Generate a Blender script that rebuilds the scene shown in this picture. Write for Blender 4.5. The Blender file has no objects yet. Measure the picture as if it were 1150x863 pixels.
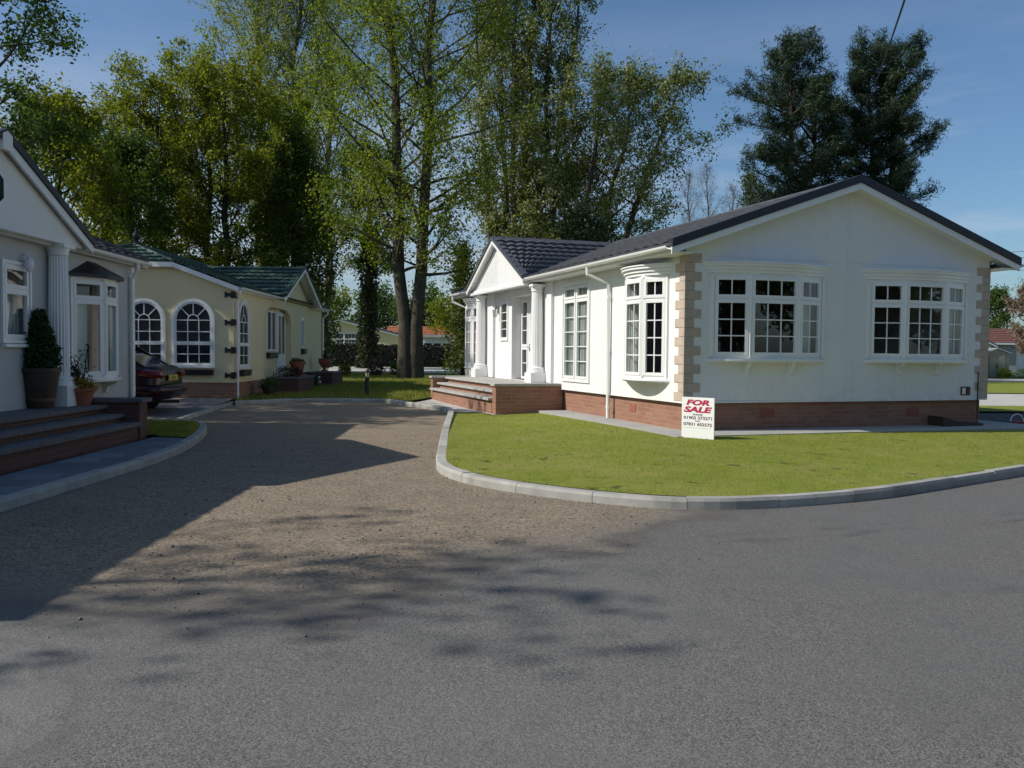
import bpy, bmesh, math, random
import numpy as np
from mathutils import Vector, Matrix
R = math.radians
random.seed(7)
SC = bpy.context.scene
COL = SC.collection

# ------------------------------------------------------------------ site frame
YAW = R(-18.837)
CAM = Vector((-7.0394, -12.2365, 1.2444))
RH = Vector((math.cos(YAW), math.sin(YAW), 0))
FH = Vector((-math.sin(YAW), math.cos(YAW), 0))
def site(l, d, z=0.0):
    p = CAM + RH * l + FH * d
    return Vector((p.x, p.y, z))
SUN_AZ = R(-9.0)      # direction the light travels, from +X
SUN_EL = R(39.0)

# ------------------------------------------------------------------ materials
def nd(nt, t, **kw):
    n = nt.nodes.new(t)
    for k, v in kw.items():
        setattr(n, k, v)
    return n
def base_mat(name):
    m = bpy.data.materials.new(name); m.use_nodes = True
    nt = m.node_tree; nt.nodes.clear()
    out = nd(nt, 'ShaderNodeOutputMaterial'); b = nd(nt, 'ShaderNodeBsdfPrincipled')
    nt.links.new(b.outputs[0], out.inputs[0])
    return m, nt, b, out
def rgb(c): return (c[0], c[1], c[2], 1)
def noise(nt, vec, scale, detail=4, rough=.55):
    n = nd(nt, 'ShaderNodeTexNoise'); n.inputs['Scale'].default_value = scale
    n.inputs['Detail'].default_value = detail; n.inputs['Roughness'].default_value = rough
    nt.links.new(vec, n.inputs['Vector']); return n.outputs['Fac']
def mixc(nt, f, a, b, blend='MIX'):
    n = nd(nt, 'ShaderNodeMix', data_type='RGBA', blend_type=blend)
    for k, v in ((0, f), (6, a), (7, b)):
        if isinstance(v, (int, float)): n.inputs[k].default_value = v
        elif isinstance(v, tuple): n.inputs[k].default_value = rgb(v)
        else: nt.links.new(v, n.inputs[k])
    return n.outputs[2]
def ramp(nt, f, lo, hi, a=0.0, b=1.0):
    n = nd(nt, 'ShaderNodeMapRange'); nt.links.new(f, n.inputs[0])
    for i, v in enumerate((lo, hi, a, b)): n.inputs[i + 1].default_value = v
    return n.outputs[0]
def math_(nt, op, a, b=None, c=None):
    n = nd(nt, 'ShaderNodeMath', operation=op)
    for i, v in enumerate((a, b, c)):
        if v is None: continue
        if isinstance(v, (int, float)): n.inputs[i].default_value = v
        else: nt.links.new(v, n.inputs[i])
    return n.outputs[0]
def bump(nt, b, h, strength=.3, dist=.01):
    n = nd(nt, 'ShaderNodeBump'); n.inputs['Strength'].default_value = strength
    n.inputs['Distance'].default_value = dist
    nt.links.new(h, n.inputs['Height']); nt.links.new(n.outputs[0], b.inputs['Normal'])
def objco(nt): return nd(nt, 'ShaderNodeTexCoord').outputs['Object']
def plain(name, c, rough=.5, var=.12, scale=6, fine=60, bs=.15, bd=.004, metal=0, spec=.5, dirt=None):
    m, nt, b, o = base_mat(name); v = objco(nt)
    f = noise(nt, v, scale, 5)
    c2 = tuple(x * (1 - var) for x in c); c1 = tuple(min(1, x * (1 + var * .5)) for x in c)
    col = mixc(nt, ramp(nt, f, .3, .7), c2, c1)
    if dirt:
        g = noise(nt, v, 1.3, 6, .65)
        col = mixc(nt, ramp(nt, g, .52, .75, 0, dirt[1]), col, dirt[0])
    nt.links.new(col, b.inputs['Base Color'])
    b.inputs['Roughness'].default_value = rough; b.inputs['Metallic'].default_value = metal
    b.inputs['Specular IOR Level'].default_value = spec
    if bs: bump(nt, b, noise(nt, v, fine, 3), bs, bd)
    return m
def brick_mat(name, c1, c2, mortar, rough=.85, w=.225, h=.075, gap=.009, vert=True):
    m, nt, b, o = base_mat(name); v = objco(nt)
    if vert:
        s = nd(nt, 'ShaderNodeSeparateXYZ'); nt.links.new(v, s.inputs[0])
        cb = nd(nt, 'ShaderNodeCombineXYZ')
        nt.links.new(math_(nt, 'ADD', s.outputs[0], s.outputs[1]), cb.inputs[0]); nt.links.new(s.outputs[2], cb.inputs[1])
        uv = cb.outputs[0]
    else: uv = v
    t = nd(nt, 'ShaderNodeTexBrick'); nt.links.new(uv, t.inputs['Vector'])
    t.inputs['Scale'].default_value = 1; t.inputs['Brick Width'].default_value = w; t.inputs['Row Height'].default_value = h
    t.inputs['Mortar Size'].default_value = gap; t.inputs['Mortar Smooth'].default_value = .3
    t.inputs['Color1'].default_value = rgb(c1); t.inputs['Color2'].default_value = rgb(c2); t.inputs['Mortar'].default_value = rgb(mortar)
    n1 = noise(nt, v, 3, 5); n2 = noise(nt, v, 45, 3)
    col = mixc(nt, ramp(nt, n1, .3, .7, 0, .35), t.outputs['Color'], tuple(x * .6 for x in c1))
    col = mixc(nt, ramp(nt, n2, .35, .7, 0, .3), col, tuple(min(1, x * 1.35) for x in c2))
    nt.links.new(col, b.inputs['Base Color']); b.inputs['Roughness'].default_value = rough
    hh = math_(nt, 'SUBTRACT', math_(nt, 'MULTIPLY', n2, .3), t.outputs['Fac'])
    bump(nt, b, hh, .6, .008)
    return m
def leaf_mat(name, cols, trans=.45):
    m, nt, b, o = base_mat(name)
    g = nd(nt, 'ShaderNodeNewGeometry')
    r = nd(nt, 'ShaderNodeValToRGB'); nt.links.new(g.outputs['Random Per Island'], r.inputs[0])
    e = r.color_ramp.elements
    e[0].color = rgb(cols[0]); e[1].color = rgb(cols[-1])
    for i in range(1, len(cols) - 1):
        k = e.new(i / (len(cols) - 1)); k.color = rgb(cols[i])
    n = noise(nt, objco(nt), 1.3 if 'grass' in name else .45, 4 if 'grass' in name else 2)
    col = mixc(nt, ramp(nt, n, .4, .62, .0, .5 if 'grass' in name else .35), r.outputs[0], (.24, .21, .07) if 'grass' in name else tuple(x * .55 for x in cols[0]))
    nt.links.new(col, b.inputs['Base Color']); b.inputs['Roughness'].default_value = .55
    b.inputs['Specular IOR Level'].default_value = .3
    t = nd(nt, 'ShaderNodeBsdfTranslucent')
    nt.links.new(mixc(nt, 1.0, col, (1.0, 1.0, .45), 'MULTIPLY'), t.inputs[0])
    mx = nd(nt, 'ShaderNodeMixShader'); mx.inputs[0].default_value = trans
    nt.links.new(b.outputs[0], mx.inputs[1]); nt.links.new(t.outputs[0], mx.inputs[2]); nt.links.new(mx.outputs[0], o.inputs[0])
    return m
def glass_mat(name, tint=(.9, .95, .95)):
    m, nt, b, o = base_mat(name); nt.nodes.remove(b)
    tr = nd(nt, 'ShaderNodeBsdfTransparent'); tr.inputs[0].default_value = rgb(tint)
    gl = nd(nt, 'ShaderNodeBsdfGlossy'); gl.inputs['Roughness'].default_value = .01
    lw = nd(nt, 'ShaderNodeLayerWeight'); lw.inputs['Blend'].default_value = .5
    fr = math_(nt, 'ADD', math_(nt, 'MULTIPLY', math_(nt, 'POWER', lw.outputs['Facing'], 4.5), .90), .085)
    n = nd(nt, 'ShaderNodeBump'); n.inputs['Strength'].default_value = .04; n.inputs['Distance'].default_value = .02
    nt.links.new(noise(nt, objco(nt), 2.2, 1), n.inputs['Height']); nt.links.new(n.outputs[0], gl.inputs['Normal'])
    mx = nd(nt, 'ShaderNodeMixShader'); nt.links.new(fr, mx.inputs[0])
    nt.links.new(tr.outputs[0], mx.inputs[1]); nt.links.new(gl.outputs[0], mx.inputs[2]); nt.links.new(mx.outputs[0], o.inputs[0])
    return m
M = {}
M['render'] = None
def render_mat(name, c, dirt, amt):
    m, nt, b, o = base_mat(name); v = objco(nt); s = nd(nt, 'ShaderNodeSeparateXYZ'); nt.links.new(v, s.inputs[0])
    mp = nd(nt, 'ShaderNodeMapping'); mp.inputs['Scale'].default_value = (7, 7, .35); nt.links.new(v, mp.inputs[0])
    st = noise(nt, mp.outputs[0], 1.0, 5, .65); n1 = noise(nt, v, 1.1, 6, .65); fine = noise(nt, v, 55, 3, .65)
    col = mixc(nt, ramp(nt, st, .5, .8, 0, amt), c, dirt); col = mixc(nt, ramp(nt, n1, .45, .75, 0, amt * .8), col, dirt)
    foot = math_(nt, 'MULTIPLY', ramp(nt, s.outputs[2], .85, .45), ramp(nt, noise(nt, v, 5, 5, .7), .42, .7)); col = mixc(nt, math_(nt, 'MULTIPLY', foot, amt * 1.4), col, tuple(k * .7 for k in dirt))
    col = mixc(nt, ramp(nt, fine, .35, .65, .10, 0), col, tuple(k * .75 for k in c)); nt.links.new(col, b.inputs['Base Color']); b.inputs['Roughness'].default_value = .9; b.inputs['Specular IOR Level'].default_value = .25
    bump(nt, b, fine, .8, .010); return m
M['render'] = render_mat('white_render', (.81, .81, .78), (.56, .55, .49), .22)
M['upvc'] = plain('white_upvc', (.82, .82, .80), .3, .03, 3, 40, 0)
M['render2'] = plain('white_render_shade_tone', (.47, .48, .46), .85, .07, 1.5, 90, .35, .006)  # white render greyed so the left house's shade is in the colour
M['cream'] = render_mat('cream_render', (.80, .69, .42), (.56, .48, .31), .2)
M['quoin'] = plain('sandstone_quoin', (.50, .40, .32), .9, .14, 8, 70, .3, .005)
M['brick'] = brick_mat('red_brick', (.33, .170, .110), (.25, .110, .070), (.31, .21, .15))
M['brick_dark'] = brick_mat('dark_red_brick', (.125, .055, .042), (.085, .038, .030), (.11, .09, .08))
M['vent'] = plain('terracotta_vent', (.30, .10, .06), .8)
M['roof'] = plain('charcoal_roof_tile', (.078, .083, .095), .5, .25, 3, 35, .3, .006, dirt=((.14, .14, .14), .35))
M['roof_green'] = plain('green_roof_tile', (.022, .060, .045), .6, .3, 2.5, 35, .3, .006, dirt=((.11, .16, .12), .5))
M['roof_red'] = plain('red_roof_tile', (.36, .12, .06), .8, .25, 3, 35, .3, .006)
M['roof_brown'] = plain('brown_roof_tile', (.17, .075, .055), .8, .25, 3, 35, .3, .006)
M['verge'] = plain('dark_verge', (.022, .024, .032), .45, .2, 8, 40, .05)
M['black'] = plain('black_metal', (.018, .018, .02), .4, .2, 8, 40, .05)
M['glass'] = glass_mat('window_glass')
M['dark_glass'] = plain('dark_glass', (.02, .024, .028), .06, .3, 2, 5, .03, .01, spec=.8)
M['lining'] = plain('room_wall', (.09, .075, .06), .9, .2, 1.5)
M['floor'] = plain('room_carpet', (.12, .09, .06), .95, .2)
M['net'] = plain('net_curtain', (.62, .62, .58), .9, .08, 5)
M['drape'] = plain('grey_curtain', (.50, .50, .47), .9, .15, 5)
M['red_drape'] = plain('red_curtain', (.42, .05, .09), .9, .2, 5)
M['slab'] = brick_mat('paving_slab', (.40, .39, .36), (.33, .33, .31), (.20, .19, .17), .9, .6, .45, .008, False)
M['slab_blue'] = brick_mat('patterned_paving', (.21, .23, .25), (.09, .105, .125), (.14, .14, .14), .85, .45, .45, .008, False)
M['coping'] = plain('stone_coping', (.40, .39, .36), .9, .18, 4, 60, .3, .005)
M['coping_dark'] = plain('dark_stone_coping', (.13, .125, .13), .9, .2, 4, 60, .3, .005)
M['kerb'] = plain('concrete_kerb', (.43, .42, .38), .9, .22, 3.5, 80, .35, .006, dirt=((.18, .17, .13), .75))
def per_stone(m, amt):
    nt = m.node_tree; b = [n for n in nt.nodes if n.type == 'BSDF_PRINCIPLED'][0]; src = b.inputs['Base Color'].links[0].from_socket
    g = nd(nt, 'ShaderNodeNewGeometry'); k = ramp(nt, g.outputs['Random Per Island'], 0, 1, 1 - amt, 1.0); c = nd(nt, 'ShaderNodeCombineColor')
    for i in range(3): nt.links.new(k, c.inputs[i])
    nt.links.new(mixc(nt, 1.0, src, c.outputs[0], 'MULTIPLY'), b.inputs['Base Color'])
per_stone(M['kerb'], .22)
M['concrete'] = plain('concrete', (.47, .45, .41), .9, .15, 2, 60, .3, .005)
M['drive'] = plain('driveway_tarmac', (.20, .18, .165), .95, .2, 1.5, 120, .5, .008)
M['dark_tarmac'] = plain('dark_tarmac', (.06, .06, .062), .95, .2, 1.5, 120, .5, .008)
M['terracotta'] = plain('terracotta', (.30, .10, .055), .8, .2, 6)
M['barrel'] = plain('weathered_wood_tub', (.050, .032, .022), .6, .35, 9)
M['band'] = plain('copper_band', (.11, .055, .035), .45, .2, 8, metal=.6)
M['soil'] = plain('soil', (.05, .035, .025), 1, .3, 20, 50, .8, .02)
M['bark'] = plain('bark', (.078, .064, .044), .95, .45, 2.6, 18, 1.0, .05, dirt=((.075, .09, .035), .6))
M['bark_dark'] = plain('dark_bark', (.042, .035, .027), .95, .4, 3, 18, 1.0, .04)
M['bark_pale'] = plain('pale_bark', (.105, .092, .072), .95, .3, 3, 18, .8, .03)
M['bark_pine'] = plain('pine_bark', (.05, .036, .028), .95, .35, 3, 16, 1.0, .04)
M['grass'] = None
M['paint_red'] = plain('maroon_car_paint', (.028, .004, .006), .22, .05, 2, 30, 0)
M['tyre'] = plain('tyre_rubber', (.02, .02, .02), .8, .2, 10)
M['alloy'] = plain('alloy_wheel', (.4, .4, .42), .35, .1, 10, metal=.9)
M['lamp_red'] = plain('red_tail_lamp', (.16, .008, .006), .15, .1, 10, 30, 0)
M['lamp_clear'] = plain('amber_lamp', (.5, .22, .05), .15, .1, 10, 30, 0)
M['plate'] = plain('yellow_plate', (.55, .42, .04), .4, .05, 10, 30, 0)
M['trim'] = plain('black_trim', (.015, .015, .016), .5, .1, 10, 30, 0)
M['sign'] = plain('sign_board', (.80, .80, .78), .4, .03, 4, 30, 0)
M['crimson'] = plain('crimson_lettering', (.42, .015, .07), .5, .05, 10, 30, 0)
M['ink'] = plain('dark_lettering', (.10, .035, .05), .5, .05, 10, 30, 0)
M['brass'] = plain('lamp_lens', (.55, .48, .30), .3, .1, 10, 30, 0)
M['cable'] = plain('cable', (.012, .012, .012), .6, .1, 10, 30, 0)
M['shed'] = plain('grey_green_shed', (.26, .26, .19), .7, .08, 4, 30, .05)
M['shed_grey'] = plain('grey_shed', (.34, .35, .34), .7, .08, 4, 30, .05)
M['basket'] = plain('pink_basket', (.45, .16, .12), .8, .2, 12)
M['white_plastic'] = plain('white_plastic', (.75, .77, .80), .4, .05, 8, 30, 0)
LEAF = {
 'lime': leaf_mat('fresh_green_leaf', [(.16, .235, .024), (.23, .30, .034), (.31, .37, .05)], .58),
 'poplar': leaf_mat('pale_poplar_leaf', [(.21, .27, .07), (.27, .32, .09), (.32, .36, .12)], .55),
 'maple': leaf_mat('yellow_green_leaf', [(.13, .185, .018), (.22, .26, .026), (.34, .34, .038)], .56),
 'dark': leaf_mat('dark_green_leaf', [(.055, .11, .024), (.085, .15, .030), (.13, .19, .036)], .48),
 'ivy': leaf_mat('ivy_leaf', [(.018, .036, .010), (.032, .058, .014), (.06, .085, .018)], .25),
 'ivymass': leaf_mat('ivy_mass_leaf', [(.065, .11, .02), (.10, .15, .025), (.16, .20, .035)], .42),
 'white': leaf_mat('silvery_leaf', [(.11, .165, .03), (.18, .23, .055), (.26, .29, .11), (.70, .70, .52)], .48),
 'olive': leaf_mat('olive_leaf', [(.065, .095, .022), (.10, .13, .030), (.155, .18, .045)], .42),
 'pine': leaf_mat('pine_needles', [(.022, .046, .026), (.036, .066, .032), (.062, .094, .040)], .25),
 'evergreen': leaf_mat('evergreen_leaf', [(.02, .04, .012), (.035, .06, .018), (.05, .08, .022)], .2),
 'hedge': leaf_mat('hedge_leaf', [(.010, .018, .008), (.016, .028, .010), (.024, .036, .012)], .15),
 'gold': leaf_mat('golden_leaf', [(.14, .15, .02), (.20, .20, .03), (.25, .24, .04)], .4),
 'purple': leaf_mat('purple_leaf', [(.03, .02, .03), (.05, .03, .05), (.045, .055, .025)], .2),
 'blossom': leaf_mat('blossom', [(.16, .10, .075), (.26, .17, .13), (.42, .34, .30), (.08, .10, .03)], .3),
 'cypress': leaf_mat('cypress_leaf', [(.015, .045, .010), (.025, .065, .014), (.04, .09, .02)], .2),
 'flower': leaf_mat('orange_flower', [(.35, .13, .02), (.42, .28, .03), (.06, .09, .02)], .3),
 'twig': leaf_mat('bare_twig_bud', [(.15, .12, .09), (.20, .17, .12)], .2),
}

# ------------------------------------------------------------------ mesh builder
class MB:
    def __init__(s): s.v = []; s.f = []; s.m = []; s.M = Matrix.Identity(4); s.mi = 0
    def P(s, p): return tuple(s.M @ Vector(p))
    def poly(s, pts):
        n = len(s.v); s.v += [s.P(p) for p in pts]; s.f.append(tuple(range(n, n + len(pts)))); s.m.append(s.mi)
    def mesh(s, vs, fs):
        n = len(s.v); s.v += [s.P(p) for p in vs]
        for f in fs: s.f.append(tuple(i + n for i in f)); s.m.append(s.mi)
    def box(s, x0, x1, y0, y1, z0, z1):
        vs = [(x, y, z) for z in (z0, z1) for y in (y0, y1) for x in (x0, x1)]
        s.mesh(vs, [(0, 2, 3, 1), (4, 5, 7, 6), (0, 1, 5, 4), (2, 6, 7, 3), (0, 4, 6, 2), (1, 3, 7, 5)])
    def prism(s, pts, a, b, ax='z'):
        n = len(pts)
        def q(p, t): return {'z': (p[0], p[1], t), 'y': (p[0], t, p[1]), 'x': (t, p[0], p[1])}[ax]
        vs = [q(p, a) for p in pts] + [q(p, b) for p in pts]
        s.mesh(vs, [tuple(range(n - 1, -1, -1)), tuple(range(n, 2 * n))] + [(i, (i + 1) % n, n + (i + 1) % n, n + i) for i in range(n)])
    def bar(s, a, b, w, h, up=(0, 0, 1)):
        a = Vector(a); b = Vector(b); d = (b - a).normalized(); u = Vector(up)
        sd = d.cross(u).normalized() * w / 2; up2 = sd.cross(d).normalized() * h / 2
        vs = [p + i * sd + j * up2 for p in (a, b) for i, j in ((-1, -1), (1, -1), (1, 1), (-1, 1))]
        s.mesh(vs, [(3, 2, 1, 0), (4, 5, 6, 7)] + [(i, (i + 1) % 4, 4 + (i + 1) % 4, 4 + i) for i in range(4)])
    def tube(s, path, rad, n=8, cap=True):
        path = [Vector(p) for p in path]
        if not isinstance(rad, (list, tuple)): rad = [rad] * len(path)
        vs = []; u = None
        for i, p in enumerate(path):
            d = (path[min(i + 1, len(path) - 1)] - path[max(i - 1, 0)])
            d = d.normalized() if d.length > 1e-9 else Vector((0, 0, 1))
            if u is None: u = d.orthogonal().normalized()
            u = (u - d * u.dot(d)); u = u.normalized() if u.length > 1e-6 else d.orthogonal().normalized()
            w = d.cross(u)
            for k in range(n):
                a = 2 * math.pi * k / n; vs.append(p + (u * math.cos(a) + w * math.sin(a)) * rad[i])
        fs = [(i * n + k, i * n + (k + 1) % n, (i + 1) * n + (k + 1) % n, (i + 1) * n + k) for i in range(len(path) - 1) for k in range(n)]
        if cap: fs += [tuple(range(n - 1, -1, -1)), tuple(range((len(path) - 1) * n, len(path) * n))]
        s.mesh(vs, fs)
    def lathe(s, prof, c=(0, 0, 0), n=24, flute=0):
        vs = []; c = Vector(c)
        for r, z in prof:
            for k in range(n):
                a = 2 * math.pi * k / n; rr = r * (1 - (flute if (k % 2 and flute) else 0))
                vs.append(c + Vector((rr * math.cos(a), rr * math.sin(a), z)))
        m = len(prof)
        fs = [(i * n + k, i * n + (k + 1) % n, (i + 1) * n + (k + 1) % n, (i + 1) * n + k) for i in range(m - 1) for k in range(n)]
        fs += [tuple(range(n - 1, -1, -1)), tuple(range((m - 1) * n, m * n))]
        s.mesh(vs, fs)
    def build(s, name, mats, parent=None, smooth=False, fix=True, bevel=0, label=None):
        me = bpy.data.meshes.new(name); me.from_pydata(s.v, [], s.f); me.update()
        if not isinstance(mats, (list, tuple)): mats = [mats]
        for m in mats: me.materials.append(m)
        if len(mats) > 1: me.polygons.foreach_set('material_index', s.m)
        if fix and len(s.f) < 30000:
            bm = bmesh.new(); bm.from_mesh(me); bmesh.ops.recalc_face_normals(bm, faces=bm.faces); bm.to_mesh(me); bm.free()
        if smooth: me.polygons.foreach_set('use_smooth', [True] * len(me.polygons))
        o = bpy.data.objects.new(name, me); COL.objects.link(o)
        if parent: o.parent = parent
        if bevel:
            b = o.modifiers.new('bevel', 'BEVEL'); b.width = bevel; b.segments = 2; b.limit_method = 'ANGLE'; b.angle_limit = R(40)
        if smooth and me.polygons:
            try: me.set_sharp_from_angle(angle=R(42))
            except Exception: pass
        if label: o['label'] = label
        return o
def tag(o, label=None, cat=None, group=None, kind=None):
    if label: o['label'] = label
    if cat: o['category'] = cat
    if group: o['group'] = group
    if kind: o['kind'] = kind
    return o
def thing(name, label, cat, loc=(0, 0, 0), rz=0, group=None):
    o = bpy.data.objects.new(name, None); COL.objects.link(o); o.empty_display_size = .3
    o.location = loc; o.rotation_euler = (0, 0, rz)
    return tag(o, label, cat, group)

# ------------------------------------------------------------------ generic house pieces
def FACE_Y(y=0): return Matrix(((1, 0, 0, 0), (0, -1, 0, y), (0, 0, 1, 0), (0, 0, 0, 1)))      # u=x, n=-y
def FACE_NX(x=0): return Matrix(((0, -1, 0, x), (1, 0, 0, 0), (0, 0, 1, 0), (0, 0, 0, 1)))     # u=y, n=-x
def FACE_PX(x=0): return Matrix(((0, 1, 0, x), (1, 0, 0, 0), (0, 0, 1, 0), (0, 0, 0, 1)))      # u=y, n=+x
def wall_grid(mb, F, u0, u1, z0, z1, holes, t=.12):
    """a wall with rectangular openings; outer face on n=0, inner on n=-t"""
    mb.M = F
    us = sorted({u0, u1, *[h[0] for h in holes], *[h[1] for h in holes]}); zs = sorted({z0, z1, *[h[2] for h in holes], *[h[3] for h in holes]})
    def hole(u, z): return any(h[0] < u < h[1] and h[2] < z < h[3] for h in holes)
    for n in ((0, -t) if t else (0,)):
        for i in range(len(us) - 1):
            for j in range(len(zs) - 1):
                if not hole((us[i] + us[i + 1]) / 2, (zs[j] + zs[j + 1]) / 2):
                    mb.poly([(us[i], n, zs[j]), (us[i + 1], n, zs[j]), (us[i + 1], n, zs[j + 1]), (us[i], n, zs[j + 1])])
    if t:
        for a, b, c, d in holes:
            for p, q in (((a, c), (b, c)), ((b, c), (b, d)), ((b, d), (a, d)), ((a, d), (a, c))):
                mb.poly([(p[0], 0, p[1]), (q[0], 0, q[1]), (q[0], -t, q[1]), (p[0], -t, p[1])])
    mb.M = Matrix.Identity(4)
def sash(fm, pm, w, z0, z1, cols, rows, fw=.05, n0=-.03, n1=.022, u0=0, bar=.018):
    """one glazed light: frame bars, pane and glazing bars in local (u,n,z)"""
    a, b = u0, u0 + w
    fm.box(a, a + fw, n0, n1, z0, z1); fm.box(b - fw, b, n0, n1, z0, z1)
    fm.box(a + fw, b - fw, n0, n1 - .002, z0, z0 + fw); fm.box(a + fw, b - fw, n0, n1 - .002, z1 - fw, z1)
    pm.poly([(a + fw - .004, -.008, z0 + fw - .004), (b - fw + .004, -.008, z0 + fw - .004), (b - fw + .004, -.008, z1 - fw + .004), (a + fw - .004, -.008, z1 - fw + .004)])
    iw = w - 2 * fw; ih = z1 - z0 - 2 * fw
    for i in range(1, cols):
        u = a + fw + iw * i / cols; fm.box(u - bar / 2, u + bar / 2, -.016, 0.0, z0 + fw, z1 - fw)
    for j in range(1, rows):
        z = z0 + fw + ih * j / rows; fm.box(a + fw, b - fw, -.0155, .0005, z - bar / 2, z + bar / 2)
def light_pair(fm, pm, w, z0, zt, z1, cols, rows, tcols, fw=.05, u0=0):
    """casement below, top light above, inside an outer frame"""
    g = .028
    sash(fm, pm, w - 2 * g, z0 + g, zt - g / 2, cols, rows, fw, u0=u0 + g)
    sash(fm, pm, w - 2 * g, zt + g / 2, z1 - g, tcols, 1, fw, u0=u0 + g)
    for a, b, c, d in ((u0, u0 + g, z0, z1), (u0 + w - g, u0 + w, z0, z1), (u0 + g, u0 + w - g, z0, z0 + g), (u0 + g, u0 + w - g, z1 - g, z1), (u0 + g, u0 + w - g, zt - g / 2, zt + g / 2)):
        fm.box(a, b, -.045, .004, c, d)
def flat_window(house, F, u0, u1, z0, zt, z1, nl=1, cols=1, rows=1, tcols=1, sill=True, surround=.0, name='window', n=0.0, glass='glass'):
    fm, pm = MB(), MB(); T = F @ Matrix.Translation((u0, n, 0))
    fm.M = T; pm.M = T; w = (u1 - u0) / nl
    for i in range(nl):
        if zt: light_pair(fm, pm, w, z0, zt, z1, cols, rows, tcols, u0=i * w)
        else: sash(fm, pm, w, z0, z1, cols, rows, .05, u0=i * w)
    if surround:
        s = surround; W = u1 - u0
        for a, b, c, d in ((-s, 0, z0 - s, z1 + s), (W, W + s, z0 - s, z1 + s), (0, W, z1, z1 + s), (0, W, z0 - s, z0)): fm.box(a, b, -.01, .03, c, d)
    o = fm.build(name, M['upvc'], house); pm.build('pane', M[glass], o, fix=False)
    if sill:
        sm = MB(); sm.M = T; sm.box(-.05, u1 - u0 + .05, .005, .07, z0 - .055 - surround, z0 - .012 - surround); sm.build('sill', M['upvc'], o, bevel=.006)
    return o
def arc_pts(c, H, p, k=9):
    """bow plan: from (c-H,0) over (c,p) to (c+H,0)"""
    r = (H * H + p * p) / (2 * p); a = math.asin(min(1, H / r))
    return [(c + r * math.sin(t), p - r + r * math.cos(t)) for t in [-a + 2 * a * i / (k - 1) for i in range(k)]]
def bow_window(house, F, c, H, mh, p, z0, zt, z1, mid=(3, 3, 3), side=(2, 3, 2), corbels=True, cornice=True, foot=False, roof=None):
    fm, pm = MB(), MB()
    plan = [(c - H, 0), (c - mh, p), (c + mh, p), (c + H, 0)]
    for i in range(3):
        a = Vector((*plan[i], 0)); b = Vector((*plan[i + 1], 0)); d = b - a; ang = math.atan2(d.y, d.x)
        T = F @ Matrix.Translation(a) @ Matrix.Rotation(ang, 4, 'Z'); fm.M = T; pm.M = T
        q = mid if i == 1 else side
        light_pair(fm, pm, d.length, z0, zt, z1, q[0], q[1], q[2], .052 if i != 1 else .05)
    fm.M = F
    for x, n in plan[1:3]: fm.tube([(x, n - .012, z0), (x, n - .012, z1)], .036, 6)
    for sgn in (-1, 1): fm.box(c + sgn * (H + .03) - .03, c + sgn * (H + .03) + .03, -.02, .035, z0, z1)
    # the flat lid and floor of the bow
    fm.prism([(x, n) for x, n in plan], z1 - .002, z1 + .03); fm.prism(plan, z0 - .03, z0 + .002)
    o = fm.build('bow_window', M['upvc'], house); pm.build('pane', M['glass'], o, fix=False)
    sm = MB(); sm.M = F
    sm.prism(arc_pts(c, H + .14, p + .09, 13), z0 - .062, z0 - .03); sm.prism(arc_pts(c, H + .12, p + .06, 13), z0 - .085, z0 - .062)
    sm.build('sill', M['upvc'], o)
    if foot:
        bm_ = MB(); bm_.M = F; A = plan; B = [(c - H * .75, 0), (c - mh * .8, .03), (c + mh * .8, .03), (c + H * .75, 0)]
        z2 = z0 - .085; z3 = z0 - .26
        vs = [(x, n * .9, z2) for x, n in A] + [(x, n, z3) for x, n in B]
        bm_.mesh(vs, [(0, 1, 5, 4), (1, 2, 6, 5), (2, 3, 7, 6), (4, 5, 6, 7)]); bm_.build('base_apron', M['upvc'], o)
    if cornice:
        cm = MB(); cm.M = F
        for dz0, dz1, e in ((.03, .085, .05), (.085, .14, .09), (.14, .185, .14), (.185, .205, .17)):
            cm.prism(arc_pts(c, H + .03 + e, p + e * .75, 15), z1 + dz0, z1 + dz1)
        cm.build('cornice', M['upvc'], o)
    if corbels:
        for du in (-.42, .42):
            k = MB(); k.M = F
            k.prism([(.0, z0 - .086), (p * .8, z0 - .086), (p * .75, z0 - .12), (.07, z0 - .2), (.05, z0 - .28), (0, z0 - .31)], c + du - .035, c + du + .035, 'x')
            k.build('corbel', M['upvc'], o)
    if roof:
        rm = MB(); rm.M = F; e = .1; zr = z1 + .03
        A = [(c - H - e, -.01), (c - mh - e * .6, p + e), (c + mh + e * .6, p + e), (c + H + e, -.01)]
        vs = [(x, n, zr) for x, n in A] + [(x, n, zr + .05) for x, n in A] + [(c - mh * .6, -.01, zr + .29), (c + mh * .6, -.01, zr + .29)]
        rm.mesh(vs, [(0, 1, 5, 4), (1, 2, 6, 5), (2, 3, 7, 6), (4, 5, 8), (5, 6, 9, 8), (6, 7, 9), (0, 1, 2, 3)]); rm.build('window_hood', M['black'], o)
    return o
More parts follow.
